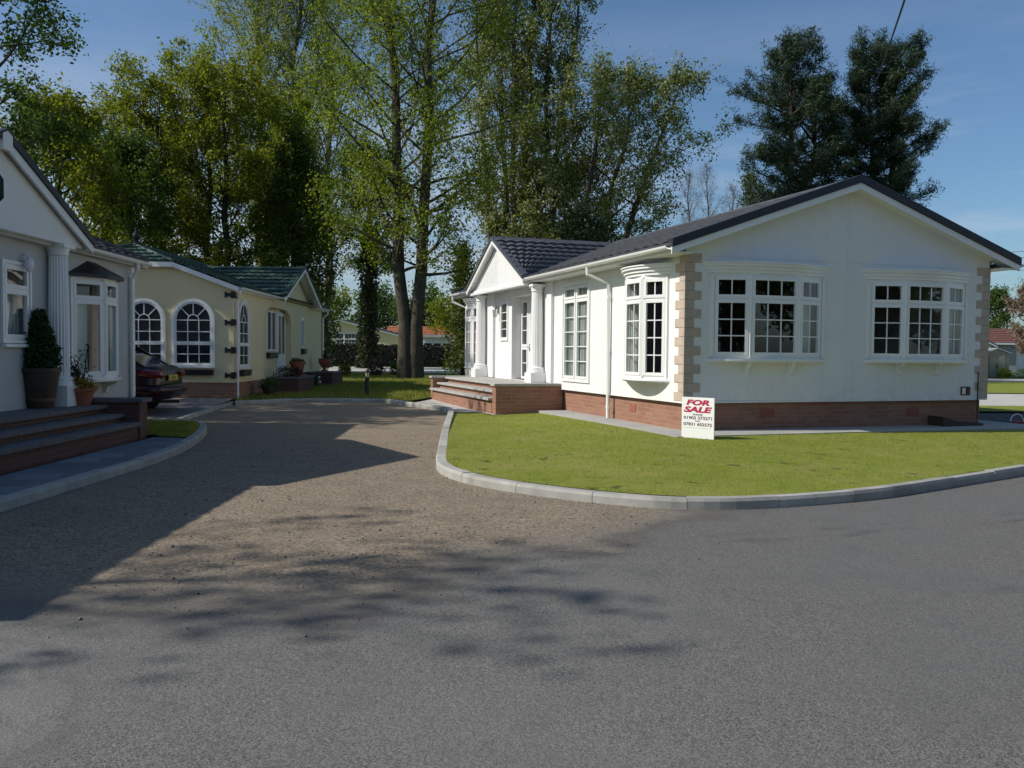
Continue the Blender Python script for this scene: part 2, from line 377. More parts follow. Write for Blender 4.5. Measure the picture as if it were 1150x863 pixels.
def roof_patch(mb, A, B, C, D, rows, step=.045, wave=.02, period=.33, clip=None):
    """tiled slope: eave A-B, ridge D-C"""
    A, B, C, D = map(Vector, (A, B, C, D)); L = max((B - A).length, (C - D).length); nu = max(4, int(L / (period / 4)))
    nrm = (B - A).cross(D - A).normalized()
    if nrm.z < 0: nrm = -nrm
    vs = []; fs = []
    for j in range(rows):
        for tt, off in ((j / rows, step), ((j + 1) / rows, 0.0)):
            for i in range(nu + 1):
                s = i / nu; e = A.lerp(B, s); r = D.lerp(C, s); Lw = s * L
                ph = abs(math.sin(math.pi * Lw / period))
                vs.append(e.lerp(r, tt) + nrm * (off + wave * ph))
    n = nu + 1
    for j in range(2 * rows - 1):
        for i in range(nu): fs.append((j * n + i, j * n + i + 1, (j + 1) * n + i + 1, (j + 1) * n + i))
    mb.mesh(vs, fs)
    mb.poly([A, B, B + nrm * (step), A + nrm * (step)])
def curtain(house, F, u0, u1, z0, z1, mat, n=-.14, k=9):
    mb = MB(); mb.M = F; N = max(6, int((u1 - u0) / .025)); vs = []
    for i in range(N + 1):
        u = u0 + (u1 - u0) * i / N; d = n + .035 * math.sin(i * k / 6.0) + .008 * math.sin(i * 2.3)
        vs += [(u, d, z0), (u, d, z1)]
    mb.mesh(vs, [(2 * i, 2 * i + 2, 2 * i + 3, 2 * i + 1) for i in range(N)])
    return mb.build('curtain', mat, house, smooth=True, fix=False)
def downpipe(house, pts, r=.034, mat=None):
    mb = MB(); mb.tube(pts, r, 8)
    for i in range(len(pts) - 1):
        if abs(pts[i][2] - pts[i + 1][2]) > 1.2:
            for t in (.1, .5, .92):
                p = Vector(pts[i]).lerp(Vector(pts[i + 1]), t); mb.tube([p - Vector((0, 0, .03)), p + Vector((0, 0, .03))], r + .008, 8)
    mb.build('downpipe', mat or M['upvc'], house, smooth=True)
def gutter(house, a, b, r=.06):
    mb = MB(); a = Vector(a); b = Vector(b); d = (b - a).normalized(); side = d.cross(Vector((0, 0, 1))).normalized()
    ring = [(math.cos(t), math.sin(t)) for t in [math.pi * (1 + i / 8) for i in range(9)]]
    out = [a + side * (c * r) + Vector((0, 0, s * r)) for c, s in ring]; inn = [a + side * (c * (r - .006)) + Vector((0, 0, s * (r - .006))) for c, s in reversed(ring)]
    sec = out + inn; n = len(sec); vs = sec + [p + (b - a) for p in sec]
    mb.mesh(vs, [tuple(range(n)), tuple(range(n, 2 * n))] + [(i, (i + 1) % n, n + (i + 1) % n, n + i) for i in range(n)])
    mb.build('gutter', M['upvc'], house, smooth=True)
def column(parent, x, y, z0, z1, r, flute=.06, plinth=.3):
    mb = MB(); n = 40
    mb.box(x - r * 1.55, x + r * 1.55, y - r * 1.55, y + r * 1.55, z0, z0 + plinth * .75)
    mb.lathe([(r * 1.5, 0), (r * 1.5, .05), (r * 1.3, .06), (r * 1.35, .1), (r * 1.12, .13)], (x, y, z0 + plinth * .75), 32)
    zb = z0 + plinth * .75 + .13
    mb.lathe([(r * 1.03, 0), (r * 1.02, (z1 - zb) * .4), (r * .9, z1 - zb - .16)], (x, y, zb), n, flute)
    mb.lathe([(r * .92, 0), (r * 1.02, .02), (r * .97, .05), (r * 1.15, .12)], (x, y, z1 - .17), 32)
    mb.box(x - r * 1.22, x + r * 1.22, y - r * 1.22, y + r * 1.22, z1 - .05, z1)
    return mb.build('column', M['upvc'], parent, smooth=True)
def gable_trim(house, F, u0, u1, zf, za, n0, n1, dark, bh=.105, dh=.13, mat='upvc', uc=None):
    """barge boards, soffit and dark verge on a gable; (u0,zf)-(uc,za)-(u1,zf) is the top of the boards"""
    uc = (u0 + u1) / 2 if uc is None else uc
    def chev(lo, hi): return [(u0, zf + lo), (uc, za + lo), (u1, zf + lo), (u1, zf + hi), (uc, za + hi), (u0, zf + hi)]
    b = MB(); b.M = F; b.prism(chev(-bh, 0), n1 - .03, n1, 'y'); b.build('barge_board', M[mat], house, bevel=.004)
    s = MB(); s.M = F; s.prism(chev(-.06, -.035), n0 - .02, n1 - .029, 'y'); s.build('soffit', M[mat], house)
    d = MB(); d.M = F; d.prism(chev(.004, dh), n1 - .16, n1 + .03, 'y'); d.build('verge_trim', M[dark], house)
def eave_box(house, F, u0, u1, z0, z1, n0, n1, mat='upvc'):
    f = MB(); f.M = F; f.box(u0, u1, n1 - .025, n1, z0, z1); f.box(u0, u1, n0, n1 - .025, z0, z0 + .018); f.build('fascia', M[mat], house)
def quoins(house, x, y, sx, sy, z0, z1, mat, n=16, long=.29, short=.165, proud=.014, h=None):
    """toothed corner blocks on both faces of a corner; sx, sy point along the walls away from it"""
    mb = MB(); hh = (z1 - z0) / n
    for i in range(n):
        a, b = (long, short) if i % 2 else (short, long)
        za, zb = z0 + i * hh + .002, z0 + (i + 1) * hh - .002
        X0, X1 = sorted((x - sx * proud, x + sx * a)); Y0, Y1 = sorted((y - sy * proud, y + sy * .02))
        mb.box(X0, X1, Y0, Y1, za, zb)
        X0, X1 = sorted((x - sx * proud, x + sx * .02)); Y0, Y1 = sorted((y + sy * .021, y + sy * b))
        mb.box(X0, X1, Y0, Y1, za, zb)
    return mb.build('corner_quoin', mat, house, bevel=.006)

# ================================================================== MAIN HOUSE (white, for sale)
def main_house():
    H = thing('park_home', 'sunlit white park home with charcoal roof and sandstone quoins, nearest on the right', 'house')
    W, L, ZS, ZE = 6.2, 12.5, .48, 2.84
    FY, FX = FACE_Y(0), FACE_NX(0)
    bowA = dict(c=1.54, H=1.03, mh=.46, p=.18, z0=1.19, zt=2.12, z1=2.50)
    bowB = dict(c=4.60, H=1.03, mh=.44, p=.18, z0=1.19, zt=2.12, z1=2.50)
    bayA = dict(c=1.27, H=.70, mh=.31, p=.25, z0=.84, zt=2.14, z1=2.50)
    bayB = dict(c=11.45, H=.70, mh=.31, p=.25, z0=.84, zt=2.14, z1=2.50)
    hy = [(b['c'] - b['H'], b['c'] + b['H'], b['z0'], b['z1']) for b in (bowA, bowB)]
    tall = (3.70, 5.02, .68, 2.62); slim = (8.76, 9.30, 1.56, 2.50); door = (6.85, 8.45, .56, 2.60)
    hx = [(b['c'] - b['H'], b['c'] + b['H'], b['z0'], b['z1']) for b in (bayA, bayB)] + [tall, slim, door]
    w = MB()
    wall_grid(w, FY, 0, W, ZS, ZE, hy); wall_grid(w, FX, 0, L, ZS, ZE, hx)
    wall_grid(w, Matrix(((1, 0, 0, 0), (0, 1, 0, L), (0, 0, 1, 0), (0, 0, 0, 1))), 0, W, ZS, ZE, [])
    wall_grid(w, FACE_PX(W), 0, L, ZS, ZE, [])
    for y0, y1 in ((0, .12), (L - .12, L)): w.prism([(0, ZE), (0, 2.95), (3.1, 4.04), (W, 2.95), (W, ZE)], y0, y1, 'y')
    # drip edge over the brick base
    w.box(-.012, W + .012, -.012, .02, ZS - .03, ZS - .001); w.box(-.012, .02, .021, 5.1, ZS - .03, ZS - .001); w.box(-.012, .02, 11.0, L, ZS - .03, ZS - .001)
    w.build('wall', M['render'], H)
    for y0, y1 in ((5.6, 6.45), (9.8, 10.6)):
        pl = MB(); pl.box(-.07, -.002, y0, y1, .57, ZE - .004); pl.build('pilaster', M['render'], H)
    for q in ((3.085, 3.115, -.009, -.001, ZS, 3.98), (.3, 3.084, -.007, -.001, 2.79, 2.80), (3.116, 5.9, -.007, -.001, 2.79, 2.80)):
        st = MB(); st.box(*q); st.build('joint_strip', M['render'], H)
    ln = MB(); wall_grid(ln, Matrix.Translation((0, .126, 0)) @ FY, .13, W - .13, .5, 2.7, hy, 0); wall_grid(ln, Matrix.Translation((.126, 0, 0)) @ FX, .13, L - .13, .5, 2.7, hx, 0)
    ln.box(.3, W - .3, 3.3, 3.36, .5, 2.7); ln.box(3.07, 3.13, .4, 3.29, .5, 2.7); ln.box(2.9, 2.96, 3.4, 12.3, .5, 2.7); ln.box(.13, 2.9, 6.2, 6.26, .5, 2.7); ln.box(.13, 2.9, 10.2, 10.26, .5, 2.7)
    ln.box(.13, W - .13, .13, L - .13, 2.701, 2.73); ln.build('room_lining', M['lining'], H)
    fl = MB(); fl.box(.13, W - .13, .13, L - .13, .46, .5); fl.build('room_floor', M['floor'], H)
    sk = MB(); i = .075; sk.M = Matrix.Identity(4)
    sk.box(i, W - i, i, i + .1, -.15, ZS - .031); sk.box(i, i + .1, i + .101, L - i, -.15, ZS - .031); sk.box(W - i - .1, W - i, i + .101, L - i, -.15, ZS - .031)
    sk.build('brick_base', M['brick'], H)
    for x, z in ((1.62, .27), (4.62, .25)):
        v = MB(); v.box(x - .13, x + .13, .065, .09, z - .065, z + .065)
        for k in range(4): v.box(x - .12, x + .12, .058, .0645, z - .055 + k * .03, z - .04 + k * .03)
        v.build('air_vent', M['vent'], H)
    for y in (1.9,):
        v = MB(); v.box(.065, .09, y - .12, y + .12, .2, .33); v.build('air_vent', M['vent'], H)
    mb = MB(); mb.box(5.60, 5.80, -.03, -.001, .54, .69); mb.build('meter_box', M['band'], H, bevel=.006)
    v = MB(); v.box(5.61, 5.68, -.036, -.031, .56, .67); v.build('meter_dial', M['white_plastic'], H)
    pp = MB(); pp.tube([(5.97, -.03, .95), (5.97, -.03, .1)], .012, 6); pp.build('cable_conduit', M['black'], H)
    # roof
    ex, ov, zt = .40, .28, 2.90; sl = (4.13 - zt) / (3.1 + ex)
    r = MB()
    for ya, yb, xs, nr in ((-ov, 6.36, -ex, 11), (6.36, 10.66, .02, 10), (10.66, L + ov, -ex, 11)): roof_patch(r, (xs, ya, zt + (xs + ex) * sl), (xs, yb, zt + (xs + ex) * sl), (3.1, yb, 4.13), (3.1, ya, 4.13), nr)
    roof_patch(r, (W + ex, -ov, zt), (W + ex, L + ov, zt), (3.1, L + ov, 4.13), (3.1, -ov, 4.13), 11)
    ro = r.build('roof', M['roof'], H, smooth=False)
    rd = MB(); N = 28
    for k in range(N):
        y = -ov + k * (L + 2 * ov) / N; rd.prism([(2.95, 4.09), (3.1, 4.2), (3.25, 4.09), (3.25, 4.07), (3.1, 4.17), (2.95, 4.07)], y, y + (L + 2 * ov) / N - .01, 'y')
    rd.build('ridge_tiles', M['roof'], ro)
    gable_trim(H, FY, -ex, W + ex, 2.865, 4.085, 0, ov, 'verge')
    gable_trim(H, Matrix(((1, 0, 0, 0), (0, 1, 0, L), (0, 0, 1, 0), (0, 0, 0, 1))), -ex, W + ex, 2.865, 4.085, 0, ov, 'verge')
    for a, b in ((-ov + .03, 6.3), (10.72, L + ov)):
        eave_box(H, FX, a, b, 2.79, 2.895, 0, ex - .03)
        gutter(H, (-ex - .035, a, 2.885), (-ex - .035, b, 2.885))
    eave_box(H, FACE_PX(W), -ov + .03, L + ov, 2.79, 2.895, 0, ex - .03); gutter(H, (W + ex + .035, L + ov, 2.885), (W + ex + .035, -ov, 2.885))
    downpipe(H, [(-ex - .03, 2.86, 2.86), (-ex - .03, 2.86, 2.70), (-.06, 2.70, 2.52), (-.045, 2.70, .02)])
    downpipe(H, [(-ex - .03, 12.55, 2.86), (-ex - .03, 12.55, 2.68), (-.07, 12.35, 2.5), (-.045, 12.35, .02)])
    quoins(H, 0, 0, 1, 1, ZS, ZE - .02, M['quoin']); quoins(H, W, 0, -1, 1, ZS, ZE - .02, M['quoin'])
    # windows
    bow_window(H, FY, **bowA); bow_window(H, FY, **bowB)
    bow_window(H, FX, **bayA, mid=(2, 4, 2), side=(2, 4, 2), corbels=False)
    bow_window(H, FX, **bayB, mid=(2, 4, 2), side=(2, 4, 2), corbels=False)
    flat_window(H, FX, *tall[:2], tall[2], 2.33, tall[3], nl=2, cols=1, rows=5, tcols=1, surround=.045, sill=False)
    flat_window(H, FX, *slim[:2], slim[2], None, slim[3], nl=1, cols=1, rows=4, surround=.04, sill=False)
    curtain(H, FX, 3.71, 5.01, .69, 2.61, M['drape'], -.075, 11)
    curtain(H, FX, 1.55, 1.98, .85, 2.5, M['drape'], -.02); curtain(H, FX, .58, .78, .85, 2.5, M['drape'], -.10)
    curtain(H, FX, 10.8, 12.1, .9, 2.12, M['red_drape'], -.12)
    curtain(H, FY, 2.18, 2.5, 1.2, 2.12, M['net'], -.14); curtain(H, FY, 5.25, 5.5, 1.2, 2.12, M['drape'], -.14); curtain(H, FY, 3.57, 3.72, 1.2, 2.5, M['drape'], -.14)
    # door recess
    X = .25; rc = MB()
    for y in (6.85, 8.45): rc.box(.121, X + .12, *sorted((y, y + (.1 if y > 8 else -.1))), .5, 2.7)
    rc.box(.121, X + .12, 6.85, 8.45, 2.6, 2.7); rc.build('porch_reveal', M['render'], H)
    dF = FACE_NX(X); fm, pm = MB(), MB(); fm.M = dF; pm.M = dF
    fm.box(6.85, 8.45, -.06, .0, 2.53, 2.6); fm.box(6.85, 6.9, -.06, 0, .56, 2.53); fm.box(8.40, 8.45, -.06, 0, .56, 2.53); fm.box(7.88, 7.94, -.06, 0, .56, 2.53)
    fm2 = Matrix.Translation((0, 0, 0))
    for a, b in ((7.94, 8.40),):
        fm.M = dF @ Matrix.Translation((a, -.005, 0)); pm.M = fm.M
        sash(fm, pm, b - a, .58, 1.36, 1, 2, .06); sash(fm, pm, b - a, 1.37, 2.52, 1, 3, .06)
    fm.M = dF; d = fm.build('door_frame', M['upvc'], H); pm.build('pane', M['glass'], d, fix=False)
    dr, dp = MB(), MB(); dr.M = dF @ Matrix.Translation((6.9, -.005, 0)); dp.M = dr.M
    dr.box(0, .98, -.045, 0, .58, 2.52)
    for a, b in ((.10, .46), (.52, .88)):
        for c, e in ((.72, 1.20), (1.36, 2.36)):
            for p, q, s, t in ((a, b, c, c + .035), (a, b, e - .035, e), (a, a + .035, c + .035, e - .035), (b - .035, b, c + .035, e - .035)): dr.box(p, q, .001, .018, s, t)
    for a in (.135, .555): dp.box(a, a + .29, .001, .006, 1.395, 2.325)
    dd = dr.build('front_door', M['upvc'], H, bevel=.003); dp.build('pane', M['dark_glass'], dd)
    hd = MB(); hd.M = dr.M; hd.tube([(.93, .03, 1.34), (.93, .05, 1.34), (.82, .05, 1.34)], .012, 8); hd.box(.91, .95, .001, .014, 1.26, 1.44); hd.build('handle', M['alloy'], dd)
    # porch roof, pediment and columns
    pa, pb, pc, zf, za = 6.27, 10.75, 8.51, 2.87, 4.0; xo = -.52
    r = MB()
    roof_patch(r, (xo, pa, zf + .03), (-.36, pa, zf + .03), (2.80, pc, za + .03), (xo, pc, za + .03), 9, .05, .032, .3)
    roof_patch(r, (xo, pb, zf + .03), (-.36, pb, zf + .03), (2.80, pc, za + .03), (xo, pc, za + .03), 9, .05, .032, .3)
    po = r.build('porch_roof', M['roof'], H)
    rd = MB()
    for k in range(8): rd.prism([(pc - .14, za - .01), (pc, za + .09), (pc + .14, za - .01), (pc + .14, za - .03), (pc, za + .06), (pc - .14, za - .03)], xo + k * .415, xo + k * .415 + .40, 'x')
    for a, b in (((-.37, pa, zf + .06), (2.80, pc, za + .06)), ((-.37, pb, zf + .06), (2.80, pc, za + .06))): rd.bar(a, b, .12, .03)
    rd.build('ridge_tiles', M['roof'], po)
    gable_trim(H, FX, pa - .06, pb + .06, zf, za, .34, -xo, 'roof', .11, .075)
    e = MB(); e.box(-.40, .0, pa + .02, pb - .02, 2.80, 2.86); e.box(-.44, -.34, pa - .05, pb + .05, 2.74, 2.80); e.box(-.34, -.071, pa + .02, pb - .02, 2.775, 2.80)
    e.box(-.34, -.08, pa - .05, pa + .09, 2.72, 2.775); e.box(-.34, -.08, pb - .09, pb + .05, 2.72, 2.775); e.build('entablature', M['upvc'], H, bevel=.004)
    pd = MB(); k = 11; x0, x1 = -.385, -.36
    pd.prism([(pa + .05, 2.861), (pb - .05, 2.861), (pc, za - .11)], -.36, -.33, 'x')
    hgt = za - .12 - 2.87; half = (pb - pa) / 2 - .1
    for i in range(12):           # chevron boards
        t0, t1 = i / 12, (i + .82) / 12
        for sg in (-1, 1):
            def pt(t, b): return (pc + sg * half * t * (0 if b else 1), 2.87 + hgt * ((1 - t) if not b else (1 - t)))
            A = (pc + sg * half * t0, 2.87); B = (pc, 2.87 + hgt * t0); C2 = (pc, 2.87 + hgt * t1); D2 = (pc + sg * half * t1, 2.87)
            pd.prism([A, B, C2, D2], -.372, -.3605, 'x')
    pd.build('pediment', M['upvc'], H)
    column(H, -.21, 6.10, .56, 2.74, .135); column(H, -.21, 10.42, .56, 2.74, .135)
    for y in (9.45, 6.15):
        lm = MB(); x = 0 if y > 7 else -.07
        lm.box(x - .03, x - .001, y - .05, y + .05, 2.22, 2.42); lm.tube([(x - .03, y, 2.36), (x - .1, y, 2.44), (x - .12, y, 2.40)], .012, 6)
        lm.lathe([(.03, 0), (.075, -.05), (.08, -.06)], (x - .12, y, 2.40), 6); lm.lathe([(.02, 0), (.05, .03)], (x - .12, y, 2.12), 6)
        for q in range(6):
            a = q * math.pi / 3; lm.tube([(x - .12 + .075 * math.cos(a), y + .075 * math.sin(a), 2.34), (x - .12 + .048 * math.cos(a), y + .048 * math.sin(a), 2.15)], .006, 4)
        o = lm.build('wall_lamp', M['alloy'], H); g = MB(); g.lathe([(.044, 0), (.068, .18)], (x - .12, y, 2.155), 6); g.build('lamp_glass', M['glass'], o)
    return H
main_house()

def main_steps():
    T = thing('entrance_steps', 'red brick entrance terrace with grey stone treads before the sunlit white porch', 'steps')
    b = MB(); b.box(-1.05, .04, 5.41, 10.69, -.12, .505)
    b.box(-1.27, -1.051, 5.41, 10.69, -.12, .36); b.box(-1.47, -1.271, 5.41, 10.69, -.12, .21); b.build('riser', M['brick'], T)
    for x0, x1, z in ((-1.13, .0, .505), (-1.35, -1.051, .36), (-1.55, -1.271, .21)):
        t = MB(); n = 6
        for i in range(n): t.box(x0, x1, 5.41 + i * 5.28 / n + .004, 5.41 + (i + 1) * 5.28 / n - .004, z + .001, z + .053)
        t.build('tread', M['coping'], T, bevel=.006)
    for y0, y1 in ((5.16, 5.405), (10.695, 10.94)):
        f = MB(); f.box(-1.46, .04, y0, y1, -.12, .52); o = f.build('flank_wall', M['brick'], T)
        c = MB(); c.box(-1.5, -.003, y0 - .03, y1 + .03, .521, .575); c.build('coping', M['coping'], o, bevel=.006)
main_steps()

# ================================================================== LEFT HOUSE (white, in shade)
LYAW = R(-17.4)
XL = Vector((math.cos(LYAW), math.sin(LYAW), 0)); YL = Vector((-math.sin(LYAW), math.cos(LYAW), 0))
def lsite(x, y, z=0.0):
    p = CAM + XL * x + YL * y
    return Vector((p.x, p.y, z))
def hip_frame(o): return Matrix.Translation(o) @ Matrix.Rotation(LYAW, 4, 'Z')
def left_house():
    H = thing('park_home', 'shaded white park home with pedimented porch and black window hood at the left edge', 'house', lsite(-6.4, 15.95), LYAW)
    F = FACE_PX(0); L = 11.6; W = 6.2; ZS, ZE = .38, 2.75
    bay = dict(c=-1.67, H=.70, mh=.24, p=.30, z0=.80, zt=1.99, z1=2.31)
    win = (-4.25, -3.60, 1.34, 2.36); win2 = (-8.4, -7.4, 1.0, 2.36)
    holes = [(bay['c'] - .7, bay['c'] + .7, .80, 2.31), win, win2]
    w = MB(); wall_grid(w, F, -L, 0, ZS, ZE, holes)
    wall_grid(w, Matrix(((1, 0, 0, 0), (0, 1, 0, 0), (0, 0, 1, 0), (0, 0, 0, 1))), -W, 0, ZS, ZE, [])
    wall_grid(w, Matrix(((1, 0, 0, 0), (0, -1, 0, -L), (0, 0, 1, 0), (0, 0, 0, 1))), -W, 0, ZS, ZE, [])
    wall_grid(w, FACE_NX(-W), -L, 0, ZS, ZE, [])
    for y0, y1 in ((-L, -L + .12), (-.12, 0)): w.prism([(-W, ZE), (-W, 2.86), (-3.1, 3.94), (0, 2.86), (0, ZE)], y0, y1, 'y')
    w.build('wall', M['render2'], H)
    fl = MB(); fl.box(-W + .13, -.13, -L + .13, -.13, .3, .36); fl.box(-2.8, -2.7, -L + .2, -.2, .361, 2.7); fl.build('room_lining', M['lining'], H)
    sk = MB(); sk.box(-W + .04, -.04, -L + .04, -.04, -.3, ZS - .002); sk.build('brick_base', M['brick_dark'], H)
    r = MB(); e = .17; zr = 4.06; zt = 2.80
    for x0 in (e, -W - e): roof_patch(r, (x0, -L - .25, zt), (x0, .22, zt), (-3.1, .22, zr), (-3.1, -L - .25, zr), 10)
    ro = r.build('roof', M['roof'], H)
    rd = MB()
    for k in range(26): rd.prism([(-3.25, zr - .04), (-3.1, zr + .07), (-2.95, zr - .04), (-2.95, zr - .06), (-3.1, zr + .04), (-3.25, zr - .06)], -L - .25 + k * .464, -L - .25 + k * .464 + .455, 'y')
    rd.build('ridge_tiles', M['roof'], ro)
    for FF in (Matrix.Identity(4), Matrix(((1, 0, 0, 0), (0, -1, 0, -L), (0, 0, 1, 0), (0, 0, 0, 1)))): gable_trim(H, FF, -W - e, e, zt - .03, zr - .04, 0, .22, 'verge')
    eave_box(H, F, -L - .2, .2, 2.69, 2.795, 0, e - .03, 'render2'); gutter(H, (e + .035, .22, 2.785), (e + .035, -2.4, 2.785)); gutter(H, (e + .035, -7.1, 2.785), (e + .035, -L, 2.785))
    downpipe(H, [(e + .02, -.30, 2.75), (e + .02, -.30, 2.62), (.06, -.22, 2.48), (.05, -.22, .0)])
    quoins(H, 0, 0, -1, -1, ZS, ZE - .05, M['upvc'], 14, .2, .12)
    bow_window(H, F, **bay, mid=(1, 1, 1), side=(1, 1, 1), corbels=True, cornice=False, roof=True)
    flat_window(H, F, *win[:2], win[2], 2.02, win[3], surround=.04); flat_window(H, F, *win2[:2], win2[2], 2.02, win2[3], nl=2, surround=.04)
    curtain(H, F, -2.33, -1.92, .8, 2.0, M['net'], .02, 5); curtain(H, F, -1.55, -1.3, .8, 2.3, M['drape'], -.05)
    curtain(H, F, -4.2, -3.65, 1.36, 2.0, M['drape'], -.14); curtain(H, F, -8.3, -7.5, 1.05, 2.3, M['drape'], -.14)
    # pediment porch
    pa, pb, pc, zf, za, xo = -7.17, -2.35, -4.76, 2.80, 3.87, .34
    r = MB()
    for p in (pa, pb): roof_patch(r, (xo, p, zf + .02), (.1, p, zf + .02), (-2.9, pc, za + .02), (xo, pc, za + .02), 8)
    po = r.build('porch_roof', M['roof'], H)
    gable_trim(H, F, pa, pb, zf, za, .2, xo, 'verge', .12, .10)
    q = MB(); q.prism([(pc - .11, za - .17), (pc + .11, za - .17), (pc + .11, za + .02), (pc, za + .07), (pc - .11, za + .02)], xo - .04, xo + .035, 'x'); q.build('barge_block', M['upvc'], H, bevel=.005)
    p = MB(); p.prism([(pa + .12, 2.74), (pb - .12, 2.74), (pb - .2, 2.80), (pc, za - .1), (pa + .2, 2.80)], .20, .235, 'x'); p.box(.0, .2, pa + .1, pb - .1, 2.735, 2.755)
    pd = p.build('pediment', M['render'], H)
    hx = MB(); cy, cz, rr = -4.82, 3.24, .20
    hexp = [(cy + rr * math.cos(R(30 + 60 * i)) * .95, cz + rr * math.sin(R(30 + 60 * i)) * 1.15) for i in range(6)]
    hx.prism([(cy + (a - cy) * 1.25, cz + (b - cz) * 1.25) for a, b in hexp], .236, .25, 'x'); ho = hx.build('hexagon_window', M['upvc'], H)
    g = MB(); g.prism(hexp, .2505, .256, 'x'); g.build('pane', M['dark_glass'], ho)
    column(H, .13, -3.02, .40, 2.735, .14, .10, .40); column(H, .13, -5.55, .40, 2.735, .14, .10, .40)
    lm = MB(); lm.tube([(.0, -3.75, 2.5), (.07, -3.75, 2.52), (.09, -3.75, 2.45)], .012, 6); lm.lathe([(.02, .1), (.06, .06), (.07, -.02), (.03, -.1)], (.09, -3.75, 2.38), 10); lm.build('wall_lamp', M['white_plastic'], H, smooth=True)
left_house()

def left_terrace():
    T = thing('entrance_steps', 'shaded wide brick steps with dark stone treads along the front of the left house', 'steps', lsite(-6.4, 15.95), LYAW)
    y0, y1 = -11.6, -2.66
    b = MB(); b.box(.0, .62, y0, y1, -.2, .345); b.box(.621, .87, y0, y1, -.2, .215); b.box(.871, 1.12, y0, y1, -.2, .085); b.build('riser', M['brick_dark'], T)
    for x0, x1, z in ((0, .68, .346), (.621, .93, .216), (.871, 1.18, .086)):
        t = MB(); n = 15
        for i in range(n): t.box(x0, x1, y0 + i * (y1 - y0) / n + .004, y0 + (i + 1) * (y1 - y0) / n - .004, z, z + .054)
        t.build('tread', M['coping_dark'], T, bevel=.005)
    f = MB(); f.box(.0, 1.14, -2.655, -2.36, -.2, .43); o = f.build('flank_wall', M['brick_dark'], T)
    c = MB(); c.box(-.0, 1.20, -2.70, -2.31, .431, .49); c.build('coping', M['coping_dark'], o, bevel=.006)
left_terrace()

# ================================================================== CREAM HOUSE
def arch_poly(c, hw, z0, zs, k=16):
    return [(c - hw, z0), (c + hw, z0)] + [(c + hw * math.cos(math.pi * i / k), zs + hw * math.sin(math.pi * i / k)) for i in range(k + 1)]
def arch_window(H, F, c, hw, z0, zm, zs, trim=.07, cols=3, glow=True, el=1.0):
    fm, pm = MB(), MB(); fm.M = F; pm.M = F
    def ring(a, b, n0, n1, k=20):
        for i in range(k):
            t0, t1 = math.pi * i / k, math.pi * (i + 1) / k
            q = [(c + r * math.cos(t), zs + el * r * math.sin(t)) for r, t in ((a, t0), (b, t0), (b, t1), (a, t1))]
            fm.prism(q, n0, n1, 'y')
    ring(hw, hw + trim, .002, .05); ring(hw - .05, hw, .002, .035)
    for s in (-1, 1):
        fm.box(*sorted((c + s * hw, c + s * (hw + trim))), .002, .05, z0, zs); fm.box(*sorted((c + s * (hw - .05), c + s * hw)), .002, .035, z0, zs)
    fm.box(c - hw - trim, c + hw + trim, .002, .07, z0 - .07, z0); fm.box(c - hw + .05, c + hw - .05, .002, .034, z0, z0 + .05)
    fm.box(c - hw - trim * .5, c + hw + trim * .5, .002, .06, zm - .045, zm + .045)
    b = .011; iw = hw - .05
    for i in range(1, cols):
        u = c - iw + 2 * iw * i / cols; fm.box(u - b, u + b, .014, .026, z0 + .05, zs)
    fm.box(c - iw, c + iw, .0145, .0265, (z0 + zm) / 2 - b, (z0 + zm) / 2 + b); fm.box(c - iw, c + iw, .0145, .0265, (zm + zs) / 2 - b, (zm + zs) / 2 + b); fm.box(c - iw, c + iw, .0145, .0265, zs - b, zs + b)
    ri = iw / 3 if cols > 2 else iw / 2.4
    for i in range(12):
        t0, t1 = math.pi * i / 12, math.pi * (i + 1) / 12
        fm.prism([(c + r * math.cos(t), zs + el * r * math.sin(t)) for r, t in ((ri - b, t0), (ri + b, t0), (ri + b, t1), (ri - b, t1))], .015, .027, 'y')
    for t in ((.25, .5, .75) if cols > 2 else (.5,)):
        a = math.pi * t; fm.bar((c + ri * math.cos(a), .02, zs + el * ri * math.sin(a)), (c + iw * math.cos(a), .02, zs + el * iw * math.sin(a)), .022, .012, (0, 1, 0))
    o = fm.build('arched_window', M['upvc'], H)
    pm.poly([(u, .012, zs + (z - zs) * (el if z > zs else 1)) for u, z in arch_poly(c, iw, z0 + .05, zs)]); pm.build('pane', M['dark_glass'], o, fix=False)
